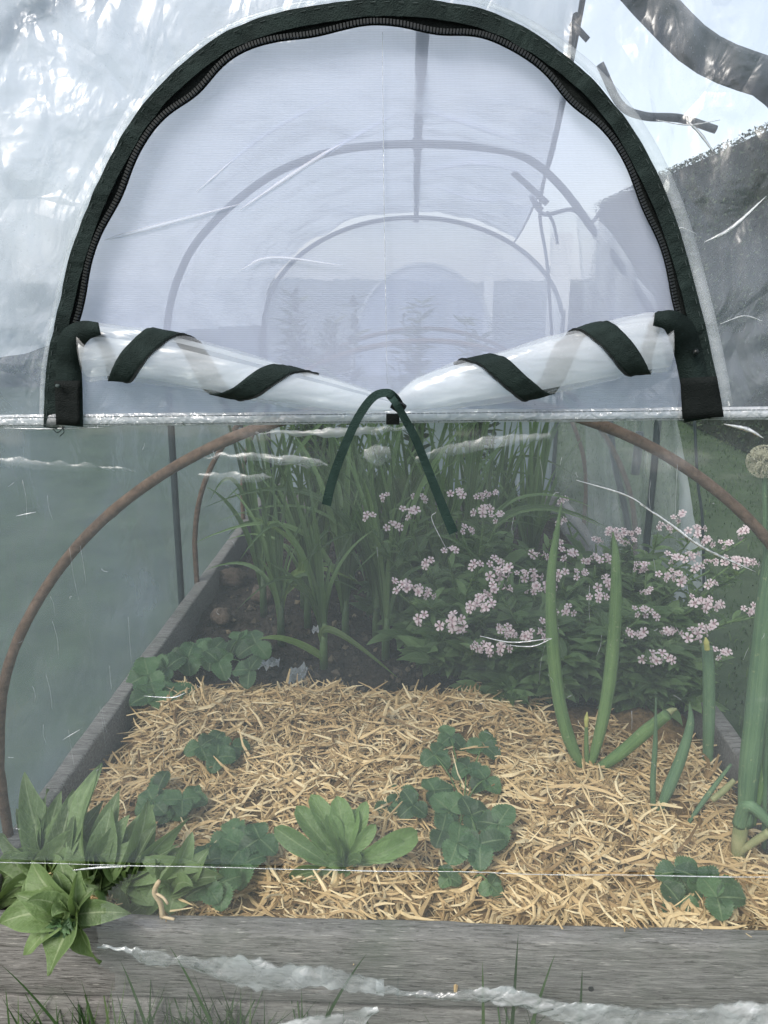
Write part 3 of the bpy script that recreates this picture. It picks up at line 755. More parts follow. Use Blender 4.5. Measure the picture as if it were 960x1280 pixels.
# the flat lower part of the door below the roll
def ydoor(x, z): return YF-.004-.003*fbm(x*5, z*9, 6, 2)-.004*max(0, min(1, (z-SZ)/.06))
def dkeep(x, z):
    u = abs(x+.02)/.33; return L(104, 500, YF).x < x < L(846, 500, YF).x and inside(x, z) and z < SZ+.012+.055*min(1, u)
sheet('door_panel', M['front'], -.345, .345, SZ, SZ+.08, .006, ydoor, dkeep)
tape_strip('door_zip_tape', [(88, 532, f0), (87, 490, f0), (86, 455, f0-.004), (90, 428, f0-.018), (104, 414, f0-.03), (124, 411, f0-.034)], .0125, 'tape', f0)
tape_strip('door_zip_tape', [(872, 525, f0), (868, 480, f0), (860, 440, f0-.004), (852, 416, f0-.018), (838, 401, f0-.03), (818, 399, f0-.034)], .0125, 'tape', f0)
for pts in (((70, 531), (100, 531), (100, 476), (68, 476)), ((853, 524), (905, 521), (896, 470), (850, 473))):
    mb = MB(); vs = []; m = 7
    for yy in (f0-.001, f0-.0035):
        for i in range(m):
            for j in range(m):
                u, v = i/(m-1), j/(m-1)
                x = (pts[0][0]*(1-u)+pts[1][0]*u)*(1-v)+(pts[3][0]*(1-u)+pts[2][0]*u)*v
                y = (pts[0][1]*(1-u)+pts[1][1]*u)*(1-v)+(pts[3][1]*(1-u)+pts[2][1]*u)*v
                vs.append(L(x, y, yy-(.0015*fbm(u*3, v*4, pts[0][0]) if yy < f0-.002 else 0)))
    fs = []; o = m*m
    for i in range(m-1):
        for j in range(m-1):
            a = i*m+j; fs += [(o+a, o+a+m, o+a+m+1, o+a+1), (a, a+1, a+m+1, a+m)]
    rim = [i*m for i in range(m)]+[(m-1)*m+j for j in range(1, m)]+[i*m+m-1 for i in range(m-2, -1, -1)]+[j for j in range(m-2, 0, -1)]
    for a, b in zip(rim, rim[1:]+rim[:1]): fs.append((a, b, b+o, a+o))
    mb.add(vs, fs); mb.build('corner_patch', M['black'], cv)
for pts in (((66, 536), (72, 541), (79, 535)), ((78, 533), (80, 540), (75, 545))):
    mb = MB(); tube(mb, smooth_path([L(x, y, f0) for x, y in pts], 5), .0004, 5); mb.build('loose_thread', M['black'], cv)
mb = MB(); tube(mb, [L(868, 438, f0-.008), L(871, 442, f0-.010)], .003, 8); mb.build('zip_slider', M['teeth'], cv)
mb = MB(); tube(mb, [L(71, 482, f0-.008), L(74, 483, f0-.010)], .0018, 8); mb.build('zip_slider', M['thread'], cv)
# hem band along the seam with two stitched lines
mb = MB(); xs = [-.60+i*.01 for i in range(125)]
ribbon(mb, [Vector((x, YF-.006, seam_z(x)+.0008*fbm(x*9, 1))) for x in xs], [Vector((0, 0, .0062+.0005*fbm(x*12, 5))) for x in xs], .0014)
hb = mb.build('hem_band', M['hem'], cv)
for dz in (-.0042, .0034):
    mb = MB()
    for x in [-.60+i*.0042 for i in range(297)]:
        tube(mb, [Vector((x, YF-.0072, seam_z(x)+dz)), Vector((x+.0036, YF-.0074, seam_z(x+.0036)+dz))], .0003, 4)
    mb.build('stitching', M['thread'], hb, False)
# tie strap
def strap(name, pts, w, Y, par=cv):
    P = smooth_path([L(x, y, yy) for x, y, yy in pts], 10); sd = []
    for i in range(len(P)):
        T = (P[min(i+1, len(P)-1)]-P[max(i-1, 0)]).normalized(); s = T.cross(Vector((0, -1, .25))); s.normalize()
        f = i/(len(P)-1); sd.append(s*(w[0]*(1-f)+w[1]*f))
    mb = MB(); ribbon(mb, P, sd, .0016); return mb.build(name, M['tie'], par, False)
Yt = YF-.05
strap('tie_strap', [(500, 505, YF-.03), (494, 497, Yt), (484, 491, Yt-.004), (466, 497, Yt-.004), (446, 525, Yt), (426, 570, Yt+.004), (414, 605, Yt+.008), (408, 631, Yt+.01)], (.0032, .0045), Yt)
strap('tie_strap', [(486, 494, Yt+.002), (494, 503, Yt-.006), (504, 520, Yt-.002), (520, 550, Yt+.004), (540, 600, Yt+.008), (556, 640, Yt+.010), (567, 666, Yt+.010)], (.003, .0047), Yt)
mb = MB(); box(mb, L(491, 524, Yt+.025), (.0125, .003, .010)); box(mb, L(498, 508, Yt+.008), (.012, .012, .009), Matrix.Rotation(.6, 3, 'Y')); mb.build('tie_knot', M['black'], cv, False)
# roof, left wall and far end of the cover
def roofpt(u, y):                        # u 0..1 from the left foot over the ridge to the open right edge
    k = (y-FR)/(A-FR) if y < A else 1+(y-A)/(B-A)
    sag = -.03*math.sin(math.pi*(k % 1))
    hc = CZ-.12-(.05*(k-1) if k > 1 else 0); a, b = .66, .465
    if u < .35: return Vector((-a-.01, y, .0+(hc)*u/.35))
    t = (u-.35)/.65; xe = [.15, .33, .45][0] if False else .16+.17*min(k, 1)+.10*max(0, k-1)
    end = math.acos(max(-1, min(1, xe/a))); ang = math.pi+(end-math.pi)*t
    s = math.sin(ang)
    return Vector((a*math.cos(ang), y, hc+(b+sag)*s))
mb = MB(); nu, ny = 110, 120; vs, fs = [], []
for j in range(ny+1):
    y = FR-.02+(B-FR+.02)*j/ny
    for i in range(nu+1):
        u = i/nu; p = roofpt(u, y); q = roofpt(min(1, u+.01), y)-roofpt(max(0, u-.01), y); N = Vector((q.z, 0, -q.x)).normalized()
        d = .020*fbm(y*2.5, u*5, 1, 3)+.024*(1-abs(fbm(y*2+u*6, u*9, 4, 3)))**2
        tens = math.exp(-((y-A)/.25)**2)*.010*math.sin(u*70+y*10)
        vs.append(p-N*(d+tens*max(0, u-.4)))
for j in range(ny):
    for i in range(nu): a = j*(nu+1)+i; fs.append((a, a+1, a+nu+2, a+nu+1))
wall = MB(); roof = MB(); keep = int(nu*.36)
roof.add(vs, [f for k, f in enumerate(fs) if k % nu >= keep]); wall.add(vs, [f for k, f in enumerate(fs) if k % nu < keep])
def compact(m):
    used = sorted({i for f in m.f for i in f}); mp = {o: i for i, o in enumerate(used)}
    m.v = [m.v[i] for i in used]; m.uv = [(0, 0)]*len(used); m.f = [tuple(mp[i] for i in f) for f in m.f]; return m
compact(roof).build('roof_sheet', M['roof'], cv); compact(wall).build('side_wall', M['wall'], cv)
# cord along the open edge with its knot
P = [roofpt(1, y)+Vector((0, 0, .004)) for y in [FR+.1+(B-FR-.1)*i/30 for i in range(31)]]
mb = MB(); tube(mb, P, .0035, 7); tube(mb, smooth_path([L(720, 20, 1.0), L(700, 140, 1.5), L(675, 258, A-.02), L(684, 330, A-.02), L(690, 420, A-.02)], 8), .0042, 7)
tube(mb, smooth_path([L(678, 262, A-.02), L(664, 246, A-.03), L(680, 268, A-.04), L(715, 262, A), L(738, 278, A), L(752, 262, A)], 6), .005, 7)
tube(mb, smooth_path([L(684, 265, A-.02), L(692, 280, A), L(697, 305, A)], 5), .004, 7)
tube(mb, smooth_path([L(714, 28, 1.0), L(724, 38, 1.0), L(735, 50, 1.0)], 4), .0035, 7)
mb.build('edge_cord', M['pole'], cv)
mb = MB(); tube(mb, smooth_path([L(750, 80, .95), L(775, 130, .95), L(805, 145, .95), L(850, 148, .96), L(895, 162, .96)], 8), .0045, 8); mb.build('edge_cord', M['pole'], cv)
for pts, w in ((((300, 262), (400, 196), (500, 140)), .0045), (((530, 138), (600, 160), (672, 186)), .0045), (((530, 214), (600, 204), (676, 222)), .0045), (((130, 300), (180, 287), (300, 255)), .004),
               (((300, 338), (340, 322), (430, 332)), .003), (((540, 232), (600, 250), (668, 245)), .003), (((245, 240), (330, 170), (420, 120)), .003), ):
    streak(pts, w*.55, 'foldglint', YF+.008, .12, 'fold_streak')  # pale strips on the net, painting the bright folds of the roof film
# hanging side curtain, gathered at the second hoop
def curtain(name, pts_top, pts_bot, amp, freq, mat, depth):
    T = resample(smooth_path([L(x, y, yy) for x, y, yy in pts_top], 10), .008); Bm = smooth_path([L(x, y, yy) for x, y, yy in pts_bot], 10)
    n = len(T); m = 40; vs, fs = [], []
    for i in range(n):
        f = i/(n-1); g = f*(len(Bm)-1); k = min(int(g), len(Bm)-2); b = Bm[k].lerp(Bm[k+1], g-k)
        for j in range(m+1):
            v = j/m; p = T[i].lerp(b, v); p.y += amp*math.sin(f*freq+v*2)*(.4+.6*v)+.02*fbm(f*4, v*5, freq, 3); p.x += .012*fbm(f*3, v*3, 7)
            vs.append(p)
    for i in range(n-1):
        for j in range(m): a = i*(m+1)+j; fs.append((a, a+m+1, a+m+2, a+1))
    mb = MB(); mb.add(vs, fs); return mb.build(name, M[mat], cv)
curtain('side_curtain', [(688, 262, A), (705, 262, A+.02), (722, 268, A+.03)], [(688, 640, A+.1), (730, 700, A), (790, 745, A)], .03, 14, 'roll', .1)
curtain('side_curtain', [(722, 250, A), (770, 300, A), (830, 400, A)], [(740, 700, A+.05), (800, 760, A), (885, 740, A)], .03, 20, 'curtain', .1)
mb = MB(); tube(mb, smooth_path([L(868, 520, A), L(872, 600, A), L(878, 650, A), L(880, 740, A)], 8), .004, 7); mb.build('curtain_edge', M['pole'], cv)
# far end panel and its zip
mb = MB(); vs, fs = [], []; m = 30
for i in range(m+1):
    t = math.pi*(1-i/m)
    for j in range(13):
        r = j/12; p = Vector((.66*math.cos(t)*r, B+.01+.01*fbm(i*.4, j*.4), CZ-.17+.46*math.sin(t)*r)); vs.append(p)
for i in range(m):
    for j in range(12): a = i*13+j; fs.append((a, a+13, a+14, a+1))
vs2 = [Vector((-.66+1.32*i/20, B+.012+.01*fbm(i*.3, j*.3), (CZ-.172)*j/12)) for i in range(21) for j in range(13)]
o = len(vs); fs += [(o+i*13+j, o+(i+1)*13+j, o+(i+1)*13+j+1, o+i*13+j+1) for i in range(20) for j in range(12)]
mb.add(vs+vs2, fs); mb.build('far_sheet', M['farfilm'], cv)
mb = MB(); P = [L(x, y, B-.02) for x, y in ((440, 470), (446, 410), (462, 370), (490, 342), (525, 331), (562, 338), (595, 365), (612, 405), (618, 470))]
Q = smooth_path(P, 8); ribbon(mb, Q, [((L(530, 440, B-.02)-q).normalized()*.010) for q in Q], .002); mb.build('far_zip', M['hem'], cv)
mb = MB(); c0 = L(530, 470, B-.012); mb.v = [tuple(c0)]+[tuple(q+Vector((0, .008, 0))) for q in Q]; mb.uv = [(0, 0)]*len(mb.v); mb.f = [(0, i, i+1) for i in range(1, len(Q))]; mb.build('far_net_window', M['net'], cv)
# ------------------------------------------------------------------ broad-leaved plants at the front
def up(v, z=0, y=0): return v+Vector((0, y, z))
def leafy(name, base_px, base_z, tips, mat, label, shape='lance', extra=10, cat='leafy plant', group=None, hang=False, wide=1.):
    base = G(*base_px, base_z) if not hang else L(*base_px, hang)
    rt = thing(name, base, label, cat, group)
    for (tx, ty, w) in tips:
        dy = base_px[1]-ty
        Yt_ = base.y+(.05*dy/100 if dy > 0 else .035*dy/60)+rnd(-.015, .015)
        Yt_ = max(Yt_, .775 if not hang else .732)
        tip = L(tx, ty, Yt_); mid = base.lerp(tip, .5); ln = (tip-base).length
        mid += Vector((0, -.12*ln, .22*ln)) if dy < 20 else Vector((rnd(-.1, .1)*ln, -.16*ln, .12*ln))
        mid += Vector((rnd(-.13, .13)*ln, 0, rnd(-.03, .08)*ln)); b0 = base+Vector((rnd(-.012, .012), rnd(-.008, .008), 0))
        mb = MB(); leaf(mb, b0, mid, tip, w*.00112*wide, (rnd(-.8, .8), -.62, rnd(.2, .9)), 14, rnd(.3, .7), .07, shape, twist=rnd(-.3, .3))
        mb.build('leaf', M[mat], rt)
    for k in range(extra):
        a = rnd(0, 6.28); ln = rnd(.035, .07); tip = base+Vector((math.cos(a)*ln, max(.775-base.y if not hang else .735-base.y, math.sin(a)*ln*.7), rnd(.02, .05)))
        mid = base.lerp(tip, .5)+Vector((0, 0, .02)); mb = MB()
        leaf(mb, base, mid, tip, rnd(.018, .03), (0, -.6, .8), 9, .3, .05, shape); mb.build('leaf', M[mat], rt)
    return rt
leafy('leafy_plant', (62, 1090), TOP+.004, [(30, 966, 50), (77, 988, 40), (92, 986, 40), (128, 954, 46), (0, 1042, 44), (20, 1012, 40), (102, 1022, 46), (110, 1030, 44), (45, 1030, 50), (70, 1040, 44), (5, 1075, 40), (-10, 1105, 40), (60, 1060, 36), (130, 1000, 40), (14, 1130, 44), (90, 1048, 40), (40, 1000, 44), (15, 1062, 42), (60, 986, 40), (110, 988, 40), (85, 1062, 40), (25, 1088, 36), (-5, 1080, 40), (115, 1075, 36), (140, 1085, 40), (50, 1075, 34), (0, 1125, 44), (28, 1148, 40), (100, 1130, 44), (140, 1140, 40), (70, 1125, 40), (-15, 1140, 40)], 'broad', 'tall cluster of broad pointed green leaves in front left bed corner')
leafy('leafy_plant', (158, 1098), TOP+.004, [(184, 998, 46), (142, 1028, 36), (157, 1042, 30), (240, 1020, 36), (225, 1055, 34), (262, 1086, 36), (128, 1046, 34), (110, 1050, 40), (170, 1052, 30), (205, 1060, 34), (166, 1142, 44), (216, 1122, 34), (180, 1085, 30), (195, 1030, 36), (135, 1060, 30), (210, 1085, 36), (150, 1060, 36), (235, 1060, 34), (220, 1100, 36), (190, 1130, 36), (140, 1120, 40), (185, 1060, 34), (235, 1138, 36), (205, 1146, 36), (255, 1118, 32), (160, 1110, 34), (270, 1075, 28)], 'broad', 'spreading broad leaved plant left of dry stalk, behind the front board')
leafy('leafy_plant', (215, 1112), TOP+.004, [(160, 1144, 48), (264, 1084, 40), (212, 1146, 46), (250, 1134, 42), (178, 1086, 44), (228, 1062, 40), (280, 1096, 34), (146, 1112, 46), (188, 1146, 44), (240, 1040, 38), (200, 1050, 40), (262, 1060, 34)], 'broad', 'low broad leaved plant reaching toward the serrated strawberry leaves, right of the tall cluster', extra=6)
leafy('leafy_plant', (120, 1100), TOP+.004, [(124, 958, 46), (140, 1005, 42), (104, 1000, 44), (162, 1018, 40), (150, 985, 40), (94, 1034, 44), (178, 1048, 40), (120, 1042, 44), (192, 1006, 40), (82, 1090, 40), (128, 1140, 46), (160, 1080, 44), (100, 1145, 44), (140, 1062, 40)], 'broad', 'middle broad leaved plant directly above the light green rosette', extra=6)
leafy('leafy_plant', (88, 1142), TOP, [(0, 1154, 52), (38, 1072, 46), (60, 1220, 56), (32, 1194, 46), (126, 1204, 44), (118, 1110, 30), (164, 1142, 30), (100, 1088, 28), (18, 1118, 30), (40, 1168, 34), (112, 1160, 28), (74, 1072, 40)], 'broad', 'light green leaf rosette spilling over the front board', extra=6, hang=.782)
leafy('rosette_plant', (432, 1085), TOP-.006, [(343, 1034, 34), (370, 1008, 36), (388, 994, 36), (421, 995, 40), (458, 1001, 26), (470, 1030, 24), (522, 1040, 40), (506, 1052, 34), (362, 1098, 30), (414, 1122, 42), (395, 1047, 28), (423, 1044, 24), (440, 1034, 30), (450, 1060, 26), (408, 1018, 34), (375, 1058, 30), (445, 1010, 34), (480, 1068, 26)], 'spoon', 'rosette of upright spoon shaped leaves in the straw at centre front', 'spoon', 5, cat='leafy plant', wide=.80)
rs = [o for o in COL.objects if o.get('label', '').startswith('light green leaf rosette')][0]
mb = MB(); tube(mb, smooth_path([G(110, 1100, TOP-.05), Vector((rs.location.x+.02, .83, TOP+.03)), rs.location.copy()], 8), [.005]*16+[.004], 8); mb.build('stem', M['stem'], rs)
mb = MB()
for k in range(26):
    a = rnd(0, 6.28); dd = Vector((math.cos(a), -.9, math.sin(a))).normalized(); p = rs.location+Vector((rnd(-.010, .018), -.018, rnd(-.01, .012)))
    leaf(mb, p, p+dd*.008+Vector((0, -.003, 0)), p+dd*rnd(.012, .02), .008, (0, -1, .3), 5, .4, .05)
mb.build('leaf_bud', M['berry'], rs)
# ------------------------------------------------------------------ strawberries
def leaflet(mb, p, d, up_, ln, w): 
    side = d.cross(up_).normalized(); q = p+d*ln
    leaf(mb, p, p+d*ln*.5+up_*ln*.14, q, w, up_, 19, .26, .05, 'round', .085)
def trifoliate(mb, st, c, size, base):
    d = Vector((rnd(-1, 1), rnd(-1, .3), 0)).normalized(); upv = Vector((rnd(-.25, .25), rnd(-.6, -.15), 1)).normalized()
    d = (d-upv*d.dot(upv)).normalized(); hub = c-d*size*.1
    for a in (-1.75, 0, 1.75):
        dd = Matrix.Rotation(a+rnd(-.15, .15), 3, upv) @ d
        leaflet(mb, hub, (dd-upv*rnd(0, .3)).normalized(), upv, size*rnd(.9, 1.1), size*rnd(.95, 1.1))
    tube(st, smooth_path([base, base.lerp(hub, .5)+Vector((0, 0, .012)), hub], 4), .0014, 5)
def strawberry(base_px, centers, size, label, lift=.03, z0=None):
    base = G(*base_px, TOP-.045 if z0 is None else z0); rt = thing('strawberry_plant', base, label, 'strawberry plant', 'strawberry plants in the bed')
    mb, st = MB(), MB()
    for (x, y) in centers: trifoliate(mb, st, G(x, y, base.z+.02+rnd(.4, 1.3)*lift), size*rnd(.85, 1.1), base)
    mb.build('foliage', M['berry'], rt); st.build('leaf_stalk', M['stem'], rt, True)
strawberry((290, 1092), [(290, 1045), (322, 1050), (262, 1072), (305, 1080), (275, 1108), (255, 1110), (300, 1062)], .036, 'dark strawberry plant between the broad leaves and spoon leaved rosette')
strawberry((215, 1008), [(196, 985), (228, 1002), (188, 1002), (240, 1000), (212, 1010)], .034, 'dark strawberry plant at left above the broad leaved cluster')
strawberry((580, 1010), [(562, 922), (605, 932), (545, 945), (582, 960), (605, 975), (545, 988), (560, 1012), (592, 1018), (620, 1030), (575, 1055), (600, 1058), (555, 1040)], .038, 'largest strawberry plant in the middle of the straw')
strawberry((500, 1010), [(500, 995), (488, 1010), (515, 1008)], .033, 'small strawberry plant touching the left of the largest one')
strawberry((272, 945), [(252, 935), (290, 935), (275, 946), (268, 930)], .032, 'small strawberry plant alone on straw at upper left')
strawberry((872, 1112), [(848, 1092), (895, 1106), (848, 1130), (900, 1122), (872, 1100)], .033, 'strawberry plant near the right end of the front board')
strawberry((205, 862), [(195, 858), (182, 845), (215, 868), (205, 835), (190, 868)], .05, 'strawberry plant leaning over the left side board')
strawberry((285, 825), [(232, 822), (262, 815), (300, 800), (318, 806), (310, 838), (275, 826), (245, 812)], .048, 'row of strawberry leaves on bare soil behind the straw')
strawberry((590, 1098), [(560, 1098), (615, 1108)], .022, 'tiny strawberry plant under thin crease line below the largest one', .01)
# ------------------------------------------------------------------ onions
def onion(base_px, leaves, label, z=None, cat='onion'):
    base = G(*base_px, TOP-.045 if z is None else z); rt = thing('onion_plant', base, label, cat, 'onions at the right of the bed')
    for L_ in leaves:
        pts, ws, mat = L_[0], L_[1], L_[2]; dy = L_[3] if len(L_) > 3 else 0.
        n = len(pts); P = [L(x, y, base.y+dy*i/(n-1)) for i, (x, y) in enumerate(pts)]
        P = smooth_path(P, 8); k = len(P); sc = (P[0]-Vector((0, 0, CZ))).length/F*.5
        rr = [];
        for i in range(k):
            g = i/(k-1)*(len(ws)-1); a = min(int(g), len(ws)-2); rr.append(max(.0006, (ws[a]*(1-g+a)+ws[a+1]*(g-a))*sc*.53*(1+.06*fbm(i*.12, pts[0][0], 0, 2))))
        mb = MB(); tube(mb, P, rr, 14); mb.build(L_[4] if len(L_) > 4 else 'leaf', M[mat], rt)
    return rt, base
o1, b1 = onion((733, 972), [([(732, 968), (712, 925), (698, 870), (690, 790), (689, 720), (697, 660), (702, 628)], [16, 28, 28, 26, 20, 10, 2], 'onion', .03),
    ([(735, 968), (750, 915), (762, 850), (769, 770), (770, 700), (766, 665)], [14, 24, 28, 27, 18, 3], 'onion', .02),
    ([(734, 965), (733, 930), (733, 905)], [10, 10, 7], 'onion'),
    ([(733, 908), (733, 899), (734, 890)], [8, 11, 2], 'bud', 0, 'flower_bud'),
    ([(738, 968), (775, 942), (810, 912), (834, 893)], [18, 26, 27, 22], 'onion', -.05),
    ([(830, 896), (838, 889), (846, 886)], [20, 14, 5], 'pale' if False else 'onionbase', 0, 'cut_tip'),
    ([(736, 966), (722, 985), (698, 1003), (672, 1022)], [22, 18, 16, 12], 'onionbase', -.05, 'stem_base')], 'onion with two tall forked leaves and a short budded stalk')
onion((818, 1022), [([(817, 1025), (816, 980), (819, 930), (820, 872)], [10, 12, 10, 2], 'oniondark', .01), ([(820, 1022), (836, 985), (852, 945), (863, 905), (862, 878)], [12, 24, 22, 16, 2], 'oniondark', .02)], 'small onion with two short leaves right of the forked onion')
onion((885, 965), [([(884, 968), (886, 900), (886, 845), (884, 808)], [20, 24, 24, 20], 'oniondark', .03), ([(884, 812), (883, 803), (882, 797)], [12, 12, 3], 'bud', 0, 'flower_bud')], 'single thick onion stalk topped by a yellow bud', )
onion((860, 1030), [([(858, 1032), (884, 995), (914, 955)], [8, 11, 6], 'oniondark', .03), ([(890, 1000), (905, 988), (918, 975)], [12, 14, 10], 'onionbase', .0, 'stem_base')], 'thin slanting onion leaf lying on straw at right')
_, b4 = onion((925, 1080), [([(922, 1085), (924, 1050), (930, 1012)], [24, 28, 30], 'onionbase', 0, 'stem_base'),
    ([(932, 1030), (936, 970), (946, 880), (958, 760), (974, 640), (990, 560)], [30, 38, 40, 36, 26, 12], 'oniondark', -.03),
    ([(938, 1030), (950, 970), (965, 900), (985, 800)], [20, 30, 36, 30], 'onion', .05),
    ([(925, 1030), (932, 1008), (945, 1012), (975, 1042)], [30, 26, 22, 18], 'oniondark', -.03),
    ([(918, 1075), (935, 1058), (962, 1040)], [8, 14, 16], 'onionbase', -.03, 'dry_skin'),
    ([(955, 1060), (958, 850), (957, 700), (955, 585)], [9, 10, 9, 8], 'oniondark', .05, 'flower_stalk')], 'largest onion with thick leaves at the right edge of the bed')
hc = L(955, 577, b4.y+.05); mb = MB()
for k in range(230):
    d = Vector((random.gauss(0, 1), random.gauss(0, 1), random.gauss(0, 1))).normalized(); p = hc+d*.021
    o_ = d.orthogonal().normalized(); o2 = d.cross(o_)
    tube(mb, [hc+d*.008, p-d*.002], .0004, 4)
    for a in range(5):
        e = o_*math.cos(a*1.257)+o2*math.sin(a*1.257); mb.add([p, p+e*.003+d*.001+o2*.001, p+e*.0042+d*.0026, p+e*.003+d*.001-o2*.001], [(0, 1, 2, 3)])
mb.build('flower_head', M['cream'], [o for o in COL.objects if o.name.startswith('onion_plant')][-1], False)
# ------------------------------------------------------------------ strap-leaved plants at the back of the bed
leek_lab = {0: 'strap leaved plant nearest the straw, its pale leaf bent down to the ground', 1: 'upright strap leaved plant on bare soil by the left board'}
spots = [(405, 838, 3), (345, 812, 1)]
LK = [(352, 806), (405, 835), (470, 800), (430, 765), (380, 760), (520, 770), (560, 790), (490, 740), (600, 770), (440, 735), (540, 735), (620, 740), (660, 760), (400, 725), (585, 728), (345, 735), (650, 720), (500, 805), (462, 772), (540, 800), (575, 805), (330, 770), (432, 800), (385, 785), (482, 828)]
for i, (px, py) in enumerate(LK):
    base = G(px, py, TOP-.07)
    nearl = i < 2
    if nearl: lab, gr = leek_lab[1 if i == 0 else 0], None
    else: lab, gr = 'tall strap leaved green plant in the thicket at the back of the bed', 'strap leaved thicket behind the straw'
    rt = thing('leek_plant', base, lab, 'leek', gr)
    H = (.74 if not nearl else .56)*rnd(.85, 1.12)
    st = MB(); tube(st, [base, base+Vector((0, 0, .05)), base+Vector((.003, 0, .12))], [.011, .010, .008], 9); st.build('stem', M['leek'], rt)
    nl = random.randint(13, 18)
    for k in range(nl):
        a = rnd(0, 6.28); ln = H*rnd(.55, 1.05); sp = rnd(.04, .26)
        d = Vector((math.cos(a), math.sin(a)*.7, 0)); b0 = base+Vector((0, 0, rnd(.03, .11)))
        tip = base+d*sp*ln*1.7+Vector((0, 0, ln*(1-sp*.5)))
        if random.random() < .22: tip = base+d*ln*.62+Vector((0, 0, ln*.45))
        tip.y = max(tip.y, 1.35); tip.y = min(tip.y, 3.0); tip.x = max(-.54, min(.5, tip.x))
        mid = base+d*.05*ln+Vector((0, 0, ln*.72)); mb = MB()
        leaf(mb, b0, mid, tip, rnd(.008, .019), (-d.x*.6, -.7, .5), 14, .45, .02, 'strap', twist=rnd(-.7, .7)); mb.build('leaf', M['leek'], rt)
    if i == 1:
        for pts in (((405, 805), (420, 795), (500, 850)), ((408, 825), (360, 805), (322, 800))):
            q = [L(x, y, base.y-.03*k) for k, (x, y) in enumerate(pts)]; mb = MB(); leaf(mb, q[0], q[1]*2-(q[0]+q[2])*.5+Vector((0, 0, .02)), q[2], .020, (0, -.6, .8), 14, .35, .03, 'strap'); mb.build('leaf', M['pale'], rt)
    if i == 0:
        for pts in (((352, 745), (375, 690), (300, 640)), ((352, 760), (380, 712), (450, 730))):
            q = [L(x, y, base.y) for x, y in pts]; mb = MB(); leaf(mb, q[0], q[1]*2-(q[0]+q[2])*.5, q[2], .022, (0, -.6, .8), 14, .35, .03, 'strap'); mb.build('leaf', M['pale'], rt)
# bolting plants that rise behind the netting
for i, (px, top, yy, lab) in enumerate(((400, 372, 2.45, 'bushy bolting plant rising behind the net at left'), (515, 385, 2.6, 'thin bolting plant seen in the middle of the net'), (600, 405, 2.5, 'bolting plant behind the net, right of the middle one'))):
    tp = L(px, top, yy); base = Vector((tp.x, yy, TOP-.07)); rt = thing('bolting_plant', base, lab, 'plant')
    st, lf = MB(), MB()
    for k in range(14 if i == 0 else 7):
        e = tp+Vector((rnd(-.10, .10)*(1.2 if i == 0 else .7), rnd(-.06, .06), rnd(-.18, 0))); P = smooth_path([base, base.lerp(e, .55)+Vector((rnd(-.03, .03), 0, 0)), e], 8); tube(st, P, [.005*(1-j/len(P))+.0014 for j in range(len(P))], 6)
        for j in range(7, len(P)):
            for q in range(5 if i == 0 else 4):
                p = P[j]+Vector((rnd(-.01, .01), rnd(-.01, .01), rnd(-.02, .02))); a = rnd(0, 6.28); ln = rnd(.03, .07); dd = Vector((math.cos(a), math.sin(a), rnd(-.2, .8))).normalized()
                leaf(lf, p, p+dd*ln*.5, p+dd*ln, ln*.4, (0, -.3, .95), 4, .2, .05)
    st.build('stem', M['stem'], rt); lf.build('foliage', M['bolt'], rt)
# ------------------------------------------------------------------ pink flowering plants
def floret(mb, c, ax, r):
    o = ax.orthogonal().normalized(); o2 = ax.cross(o)
    for k in range(5):
        a = k*1.2566; e = o*math.cos(a)+o2*math.sin(a); s = o2*math.cos(a)-o*math.sin(a)
        mb.add([c, c+e*r*.45-s*r*.22+ax*r*.16, c+e*r*.45+s*r*.22+ax*r*.16, c+e*r*.92-s*r*.38+ax*r*.26, c+e*r*.92+s*r*.38+ax*r*.26, c+e*r*1.08+ax*r*.2],
               [(0, 1, 2), (1, 3, 4, 2), (3, 5, 4)], [(.5, .02), (.3, .42), (.7, .42), (.1, .9), (.9, .9), (.5, 1)])
    tube(mb, [c-ax*r*.9, c-ax*r*.05], [r*.13, r*.22], 5)
CL = []
for v in range(8):
    mb = MB(); k = [1, 3, 4, 5, 6, 7, 8, 10][v]
    for i in range(k):
        d = Vector((rnd(-1, 1), rnd(-1, .6), rnd(-.1, 1))).normalized(); floret(mb, d*(.013 if k > 1 else .001)*(1 if k < 7 else 1.3)+Vector((rnd(-.01, .01), 0, 0)), (d*.9+Vector((rnd(-.6, .6), -.7, rnd(-.1, .7)))).normalized(), rnd(.006, .0082))
    me = bpy.data.meshes.new('flower_cluster'); me.from_pydata(mb.v, [], mb.f)
    l = me.uv_layers.new(name='UVMap')
    for lp in me.loops: l.data[lp.index].uv = mb.uv[lp.vertex_index]
    me.materials.append(M['petal']); CL.append(me)
